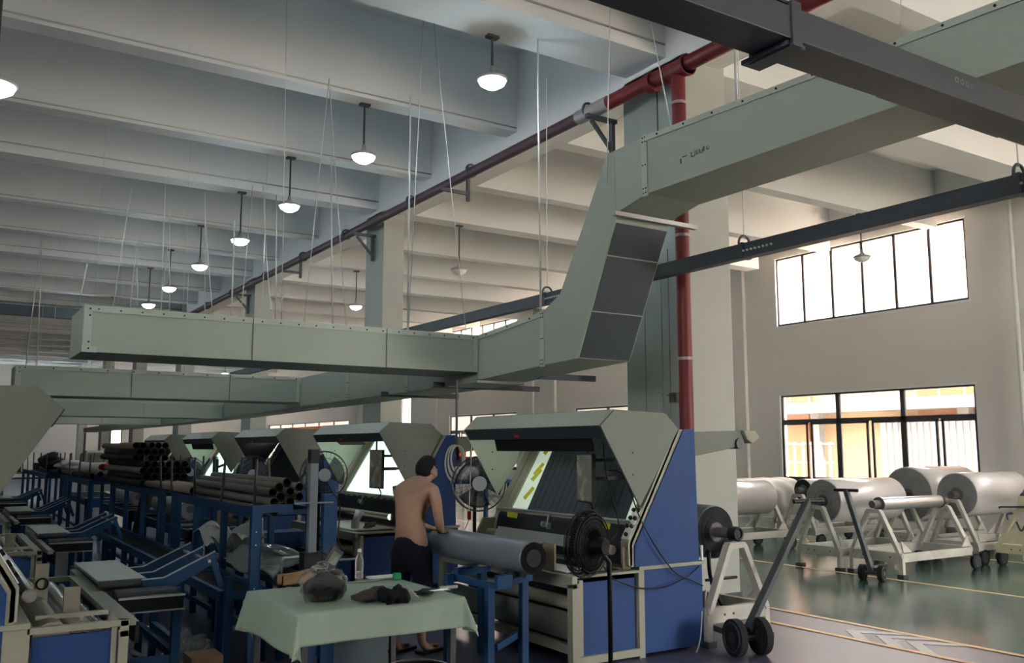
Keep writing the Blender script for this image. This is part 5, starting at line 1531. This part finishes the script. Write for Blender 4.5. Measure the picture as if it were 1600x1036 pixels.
# ================================================================== FEED TROLLEYS before the right-hand machines
def trolley(label, x0, x1, y0, y1, zt_=.62):
    t = thing('feed_trolley', label, 'trolley', ((x0 + x1) / 2, (y0 + y1) / 2, 0))
    for y in (y0, y1 - .03):
        MB().box(x0, x1, y, y + .03, zt_ - .20, zt_).obj('end_panel', M['blue'], t)
        MB().box(x0, x1, y - .004, y + .034, zt_, zt_ + .012).obj('end_lip', M['lamp'], t)
    for x in (x0, x1 - .03):
        MB().box(x, x + .03, y0, y1, zt_ - .14, zt_ - .02).obj('side_rail', M['blued'], t)
    for x in (x0 + .03, x1 - .03):
        for y in (y0 + .03, y1 - .03):
            MB().box(x - .03, x + .03, y - .03, y + .03, 0, zt_ - .02).obj('leg', M['blued'], t)
    MB().box(x0 + .03, x1 - .03, y0 + .03, y1 - .03, zt_ - .16, zt_ - .12).obj('tray', M['inner'], t)
    for k in range(4):
        yy = y0 + .2 + k * (y1 - y0 - .4) / 3
        MB().cyl((x0 + .03, yy, zt_ - .05), (x1 - .03, yy, zt_ - .05), .025, n=10).obj('roller', M['darksteel'], t)
    return t
trolley('long blue feed trolley behind the bottle and the man, before the second machine', 2.95, 3.58, 8.35, 11.6)
trolley('blue feed trolley before the dark third machine', 3.0, 3.75, 12.6, 15.8)
trolley('blue feed trolley before the fourth machine', 3.0, 3.75, 17.0, 20.2)
trolley('blue feed trolley before the farthest right machine', 2.9, 3.75, 21.5, 24.5)
simple('socket_box', 'grey socket box on the blue trolley left of the man', 'socket', MB().box(3.30, 3.42, 8.31, 8.345, .42, .54), 'lamp', bevel=.008)
# things lying on tables and trolleys down the row
simple('carton', 'blue box standing on the trolley before the second machine', 'box', MB().box(3.05, 3.5, 9.6, 9.95, .634, .80), 'blue')
simple('white_sheet', 'white cloth spread over the feed table of the second machine', 'paper', MB().box(4.35, 4.9, 10.3, 11.7, .7085, .722), 'paper')
simple('white_sheet', 'white cloth spread over the feed table of the third machine', 'paper', MB().box(4.35, 4.9, 14.2, 15.6, .7085, .722), 'paper')
simple('carton', 'grey green box at the near end of the third feed table', 'box', MB().box(4.33, 4.75, 14.05, 14.16, .7085, .86), 'hood')
cu_ = thing('paper_cup', 'tilted white plastic cup standing on the second feed table', 'cup', (4.45, 10.6, .73))
MB().lathe([(0, 0), (.04, 0), (.055, .14), (.05, .14), (.035, .01)], (4.45, 10.45, .80), (.4, 0, .9), 20).obj('cup', M['white'], cu_)
MB().cyl((4.45, 10.45, .724), (4.45, 10.45, .82), .05, n=16).obj('base', M['hub'], cu_)
blob('cloth_scrap', 'pinkish tissue scrap right of the white cup', 'cloth', (4.62, 10.40, .755), (.10, .05, .03), 'fac_white', 71, .6)
simple('white_plate', 'upright pale plate behind the pale grey post', 'plate', MB().box(3.3, 3.4, 12.62, 12.65, .634, .95), 'fac_cream')
for k, (y, l) in enumerate(((18.8, 'fourth'), (14.9, 'third'))):
    roll('film_roll', 'white roll lying before the ' + l + ' machine on its trolley', 'roll', (3.3, y - 1.0, .80), (3.3, y + 1.0, .80), .15, 'sheet', .03, .02, 'filmend', 1)
roll('cloth_roll', 'dark cloth roll leaning on the fourth trolley near the tube stack', 'roll', (3.05, 16.6, .02), (3.3, 16.75, 1.25), .10, 'fabric', .03, .02, 'fabric', 1)

# ================================================================== LEFT ROW: plates, ramps, roller frames
def left_bay(oy, which):
    Y = 5.8 + oy
    # flat take-off plate
    t = thing('takeoff_table', 'grey take-off plate on a dark roller frame beside the ' + which + ' left machine', 'table', (1.25, Y + 1.6, 0))
    MB().box(1.07, 1.40, Y + 1.30, Y + 2.55, .735, .76).obj('plate', M['hoodtop'], t, bevel=.006)
    MB().cyl((1.08, Y + 1.30, .725), (1.40, Y + 1.30, .725), .035, n=14).obj('plate_roll', M['darksteel'], t)
    MB().box(1.05, 1.10, Y + .02, Y + 2.6, .66, .70).obj('side_strip', M['beige'], t)
    MB().box(1.10, 1.12, Y + .02, Y + 2.6, .56, .68).obj('side_skirt', M['black'], t)
    MB().box(1.16, 1.58, Y + .92, Y + 1.02, .58, .68).obj('roller_box', M['black'], t)
    MB().box(1.15, 1.59, Y + .915, Y + .92, .67, .685).box(1.15, 1.59, Y + .915, Y + .92, .575, .585).obj('roller_box_edge', M['lamp'], t)
    for k in range(3):
        MB().cyl((1.16, Y + 1.06 + k * .07, .68), (1.56, Y + 1.06 + k * .07, .68), .026, n=10).obj('roller', M['darksteel'], t)
    for x in (1.20, 1.55):
        for y in (Y + 1.0, Y + 2.3):
            MB().box(x - .03, x + .03, y - .03, y + .03, 0, .58 if y < Y + 2 else .735).obj('leg', M['blued'], t, bevel=.003)
    MB().box(1.20, 1.55, Y + .98, Y + 1.02, .20, .26).box(1.53, 1.57, Y + 1.0, Y + 2.3, .22, .28).obj('leg_rail', M['blued'], t)
    # ramp of three bent blue arms
    r_ = thing('unloading_ramp', 'ramp of three bent blue arms rising from the ' + which + ' left take-off plate', 'ramp', (1.6, Y + 1.8, 0))
    for k, yy in enumerate((1.25, 1.62, 2.0)):
        y = Y + yy; a = -.02 + .06 * 0
        x0 = 1.38; pts = [(x0 - .02, .75), (x0 + .13, .755), (x0 + .48, .925), (x0 + .50, .90), (x0 + .47, .83), (x0 + .16, .66), (x0 - .02, .66)]
        MB().prism(pts, 'y', y, y + .012).obj('arm', M['blued'], r_)
        MB().bar((x0 - .02, y + .006, .752), (x0 + .13, y + .006, .757), .03, .006).bar((x0 + .13, y + .006, .757), (x0 + .49, y + .006, .925), .03, .006).obj('arm_edge', M['lamp'], r_)
    MB().cyl((x0 + .44, Y + 1.2, .86), (x0 + .44, Y + 2.05, .86), .012, n=8).obj('cross_rod', M['steel'], r_)
    for yy in (1.25, 2.0):
        MB().bar((x0 + .47, Y + yy + .006, .88), (x0 + .55, Y + yy + .006, .66), .03, .04).obj('end_leg', M['blued'], r_)
        MB().box(x0 + .20, x0 + .25, Y + yy - .02, Y + yy + .03, 0, .68).obj('support_leg', M['blued'], r_)
    MB().bar((x0 + .22, Y + 1.25, .30), (x0 + .22, Y + 2.0, .30), .04, .05).obj('foot_rail', M['blued'], r_)
for oy, w in ((0, 'nearest'), (4.25, 'second'), (8.4, 'third'), (12.5, 'fourth')):
    left_bay(oy, w)

# long low dark bench under the racks, clear film and white heap on it
lb = thing('low_bench', 'long low dark blue bench running down the aisle under the tube racks', 'bench', (2.2, 9.5, 0))
for x in (2.02, 2.36):
    MB().box(x - .02, x + .02, 7.35, 14.5, .50, .58).obj('long_rail', M['blued'], lb)
for k in range(6):
    y = 7.40 + k * 1.4
    for x in (2.02, 2.36):
        MB().box(x - .03, x + .03, y - .03, y + .03, 0, .5).obj('leg', M['blued'], lb)
    MB().box(2.02, 2.36, y - .02, y + .02, .5, .56).obj('cross_rail', M['blued'], lb)
MB().box(2.04, 2.34, 7.4, 14.45, .53, .545).obj('shelf', M['inner'], lb)
simple('bench_post', 'dark blue upright post at the near end of the low bench', 'post', MB().box(2.02, 2.08, 7.25, 7.31, 0, .70), 'blued')
fl_m = MB(); vs = []; n1, n2 = 30, 24
for i in range(n1 + 1):
    for j in range(n2 + 1):
        u, v = i / n1, j / n2
        x = 2.42 + .60 * u; y = 7.35 + 1.5 * v
        z = .70 + .05 * math.sin(u * 3.1) + .02 * math.sin(u * 17 + v * 9) + .03 * math.sin(v * 7 + u * 3) - .25 * max(0, .25 - u) - (.3 * max(0, u - .85))
        vs.append((x, y, z))
fl_m.add(vs, [(i * (n2 + 1) + j, (i + 1) * (n2 + 1) + j, (i + 1) * (n2 + 1) + j + 1, i * (n2 + 1) + j + 1) for i in range(n1) for j in range(n2)], True)
fl_m.origin = (2.7, 8.1, .7)
fo = tag(fl_m.obj('film_sheet', M['clearfilm']), 'shiny clear film sheet draped behind the green table', 'film')
sd = fo.modifiers.new('t', 'SOLIDIFY'); sd.thickness = .003
sh_ = thing('side_bench', 'grey topped bench carrying the clear film behind the green table', 'bench', (2.7, 8.2, 0))
MB().box(2.46, 2.83, 7.3, 9.6, .58, .62).obj('bench_top', M['hoodlip'], sh_)
for x in (2.5, 2.79):
    for y in (7.36, 9.5):
        MB().box(x - .025, x + .025, y - .025, y + .025, 0, .58).obj('leg', M['blued'], sh_)
for k, (dx, dy, dz, a, l) in enumerate(((0, 0, .0, .5, 'white plastic bag sheet heap behind the blue drilled post, lower piece'), (.10, .15, .07, -.4, 'pointed white plastic sheet on top of the heap behind the blue drilled post'), (-.05, .5, .03, .2, 'crumpled white sheet at the back of the heap'))):
    m_ = MB(); vs = []
    for i in range(13):
        for j in range(13):
            u, v = i / 12 - .5, j / 12 - .5
            x = 2.62 + dx + .36 * (u * math.cos(a) - v * math.sin(a)); y = 9.05 + dy + .55 * (u * math.sin(a) + v * math.cos(a))
            z = .70 + dz + .13 * abs(math.sin(u * 3 + k)) + .05 * math.sin(v * 9 + u * 5 + k) + .16 * v * (1 if k else -.5)
            vs.append((x, y, max(z, .625)))
    m_.add(vs, [(i * 13 + j, (i + 1) * 13 + j, (i + 1) * 13 + j + 1, i * 13 + j + 1) for i in range(12) for j in range(12)], False)
    m_.origin = (2.62 + dx, 9.05 + dy, .70)
    oo = tag(m_.obj('plastic_sheet', M['sheet']), l, 'plastic')
    sd = oo.modifiers.new('t', 'SOLIDIFY'); sd.thickness = .004
# clutter on the floor of the aisle
simple('carton', 'small tan carton on the floor under the nearest ramp', 'box', MB().box(1.72, 1.95, 7.0, 7.25, 0, .17), 'box')
blob('plastic_bag', 'clear plastic bag on the floor behind the nearest roller box', 'bag', (1.62, 7.9, .14), (.14, .16, .14), 'clear', 81, .4, None, .002, 3, fine=.05)
blob('plastic_bag', 'pale bag lying on the floor behind the tan carton', 'bag', (1.85, 7.6, .12), (.13, .14, .12), 'clearfilm', 83, .4, None, .002, 3, fine=.05)
cable('thick black hose lying across the floor under the ramps', [(1.35, 6.9, .02), (1.6, 6.75, .02), (1.85, 6.8, .02), (2.1, 7.1, .02)], .014)
# bent tubular frame seen before the film
simple('bent_tube_frame', 'bent chrome tube frame beside the black sleeve of the pale post', 'frame', MB().path([(2.5, 7.36, .60), (2.5, 7.36, .78), (2.56, 7.36, .80), (2.70, 7.36, .80), (2.74, 7.36, .77)], .012, 8), 'steel')

# ================================================================== FAR BACKGROUND
fb = thing('cabinet', 'grey cabinet standing far back at the end of the aisle', 'cabinet', (4.3, 30, 0))
MB().box(4.0, 4.9, 30, 30.8, 0, 1.62).obj('body', M['lamp'], fb)
for z in (.4, .8, 1.2):
    MB().box(4.03, 4.87, 29.98, 30, z, z + .36).obj('drawer', M['hood'], fb)
wf_ = thing('display_frame', 'white framed dark screen standing far back beside the grey cabinet', 'screen', (5.5, 30, 0))
MB().box(5.2, 6.0, 30, 30.1, .7, 1.55).obj('frame', M['white'], wf_)
MB().box(5.27, 5.93, 29.99, 30, .77, 1.48).obj('screen', M['black'], wf_)
MB().box(5.25, 5.95, 29.9, 30.3, 0, .7).obj('base', M['hood'], wf_)
dk = thing('packing_machine', 'dark packing machine far back at the left', 'machine', (.9, 24, 0))
MB().box(.5, 1.5, 24, 25, 0, 1.1).obj('body', M['blue'], dk)
MB().box(.7, 1.3, 24.1, 24.8, 1.1, 1.75).obj('head', M['black'], dk)
MB().cyl((1.4, 24.1, 1.38), (1.4, 24.5, 1.38), .28, n=20).obj('drum', M['fabric'], dk)
pk = thing('workbench', 'far workbench loaded with dark goods before the end wall', 'bench', (3, 34, 0))
MB().box(1.5, 8.5, 34, 34.8, .85, .9).obj('bench_top', M['hood'], pk)
for x in (1.6, 4, 6.4, 8.4):
    MB().box(x - .04, x + .04, 34.1, 34.7, 0, .85).obj('leg', M['blued'], pk)
for k, (x, w, h, ma, l) in enumerate(((1.9, .7, .45, 'black', 'black case on the left of the far workbench'), (3.0, .9, .3, 'fabric', 'low dark bundle on the far workbench'), (7.3, .8, .5, 'white', 'white box at the right end of the far workbench'))):
    simple('carton', l, 'box', MB().box(x, x + w, 34.1, 34.7, .9, .9 + h), ma)
ob = tag(MB().box(17.36, 17.40, 42.3, 54.5, 2.62, 2.86).obj('banner', M['orange']), 'long orange banner hung across the far window', 'banner')
rb = thing('red_screen', 'red panel leaning by the window behind the nearest machine', 'panel', (13, 24, 0))
MB().box(13, 13.8, 24, 24.05, 1.0, 1.75).obj('panel', M['redbox'], rb)
for x in (13.05, 13.75):
    MB().box(x - .03, x + .03, 24.05, 24.1, 0, 1.75).obj('leg', M['lamp'], rb)
bb2 = thing('steel_bench', 'blue edged bench with grey goods behind the nearest machine', 'bench', (9.4, 17, 0))
MB().box(8.2, 10.8, 16.6, 17.8, .95, 1.02).obj('bench_top', M['blued'], bb2)
for x in (8.3, 10.7):
    for y in (16.7, 17.7):
        MB().box(x - .04, x + .04, y - .04, y + .04, 0, .95).obj('leg', M['blued'], bb2)
roll('cloth_roll', 'dark roll lying on the bench behind the see-through fan', 'roll', (8.4, 17.2, 1.27), (10.5, 17.2, 1.27), .24, 'fabric', .05, .05, 'fabric', 1)
roll('film_roll', 'white covered roll on the bench behind the hose coil', 'roll', (8.6, 16.8, 1.17), (9.9, 16.8, 1.17), .14, 'film', .04, .05, 'filmend', 1)

# ================================================================== pieces too small to pick apart stay joined as stuff
for o in scene.objects:
    if o.type == 'MESH' and o.parent is not None and o.name.split('.')[0] in ('screw', 'slot', 'bolt', 'cloth_rib', 'printed_mark'):
        o['kind'] = 'stuff'
SPLIT = ('gusset', 'roll_end', 'yellow_tape', 'corner_plate', 'core_collar', 'tray_lip', 'window_reveal', 'roller_box_edge', 'arm_edge', 'carrier_bar', 'counter_wheel', 'frame_hinge', 'blade', 'top_rim', 'duct_lip')
def split_loose(o):
    bm = bmesh.new(); bm.from_mesh(o.data)
    bm.verts.ensure_lookup_table()
    seen = set(); isl = []
    for v in bm.verts:
        if v.index in seen: continue
        st = [v]; seen.add(v.index); cur = []
        while st:
            w = st.pop(); cur.append(w.index)
            for e in w.link_edges:
                u = e.other_vert(w)
                if u.index not in seen: seen.add(u.index); st.append(u)
        isl.append(set(cur))
    bm.free()
    if len(isl) < 2: return
    src = o.data
    for k, ids in enumerate(isl):
        b2 = bmesh.new(); b2.from_mesh(src); b2.verts.ensure_lookup_table()
        bmesh.ops.delete(b2, geom=[v for v in b2.verts if v.index not in ids], context='VERTS')
        me = bpy.data.meshes.new(o.name.split('.')[0]); b2.to_mesh(me); b2.free()
        for m_ in src.materials: me.materials.append(m_)
        if k == 0: o.data = me
        else:
            c = o.copy(); c.data = me; scene.collection.objects.link(c)
for o in [o for o in scene.objects if o.type == 'MESH' and o.parent is not None and o.name.split('.')[0] in SPLIT]:
    split_loose(o)
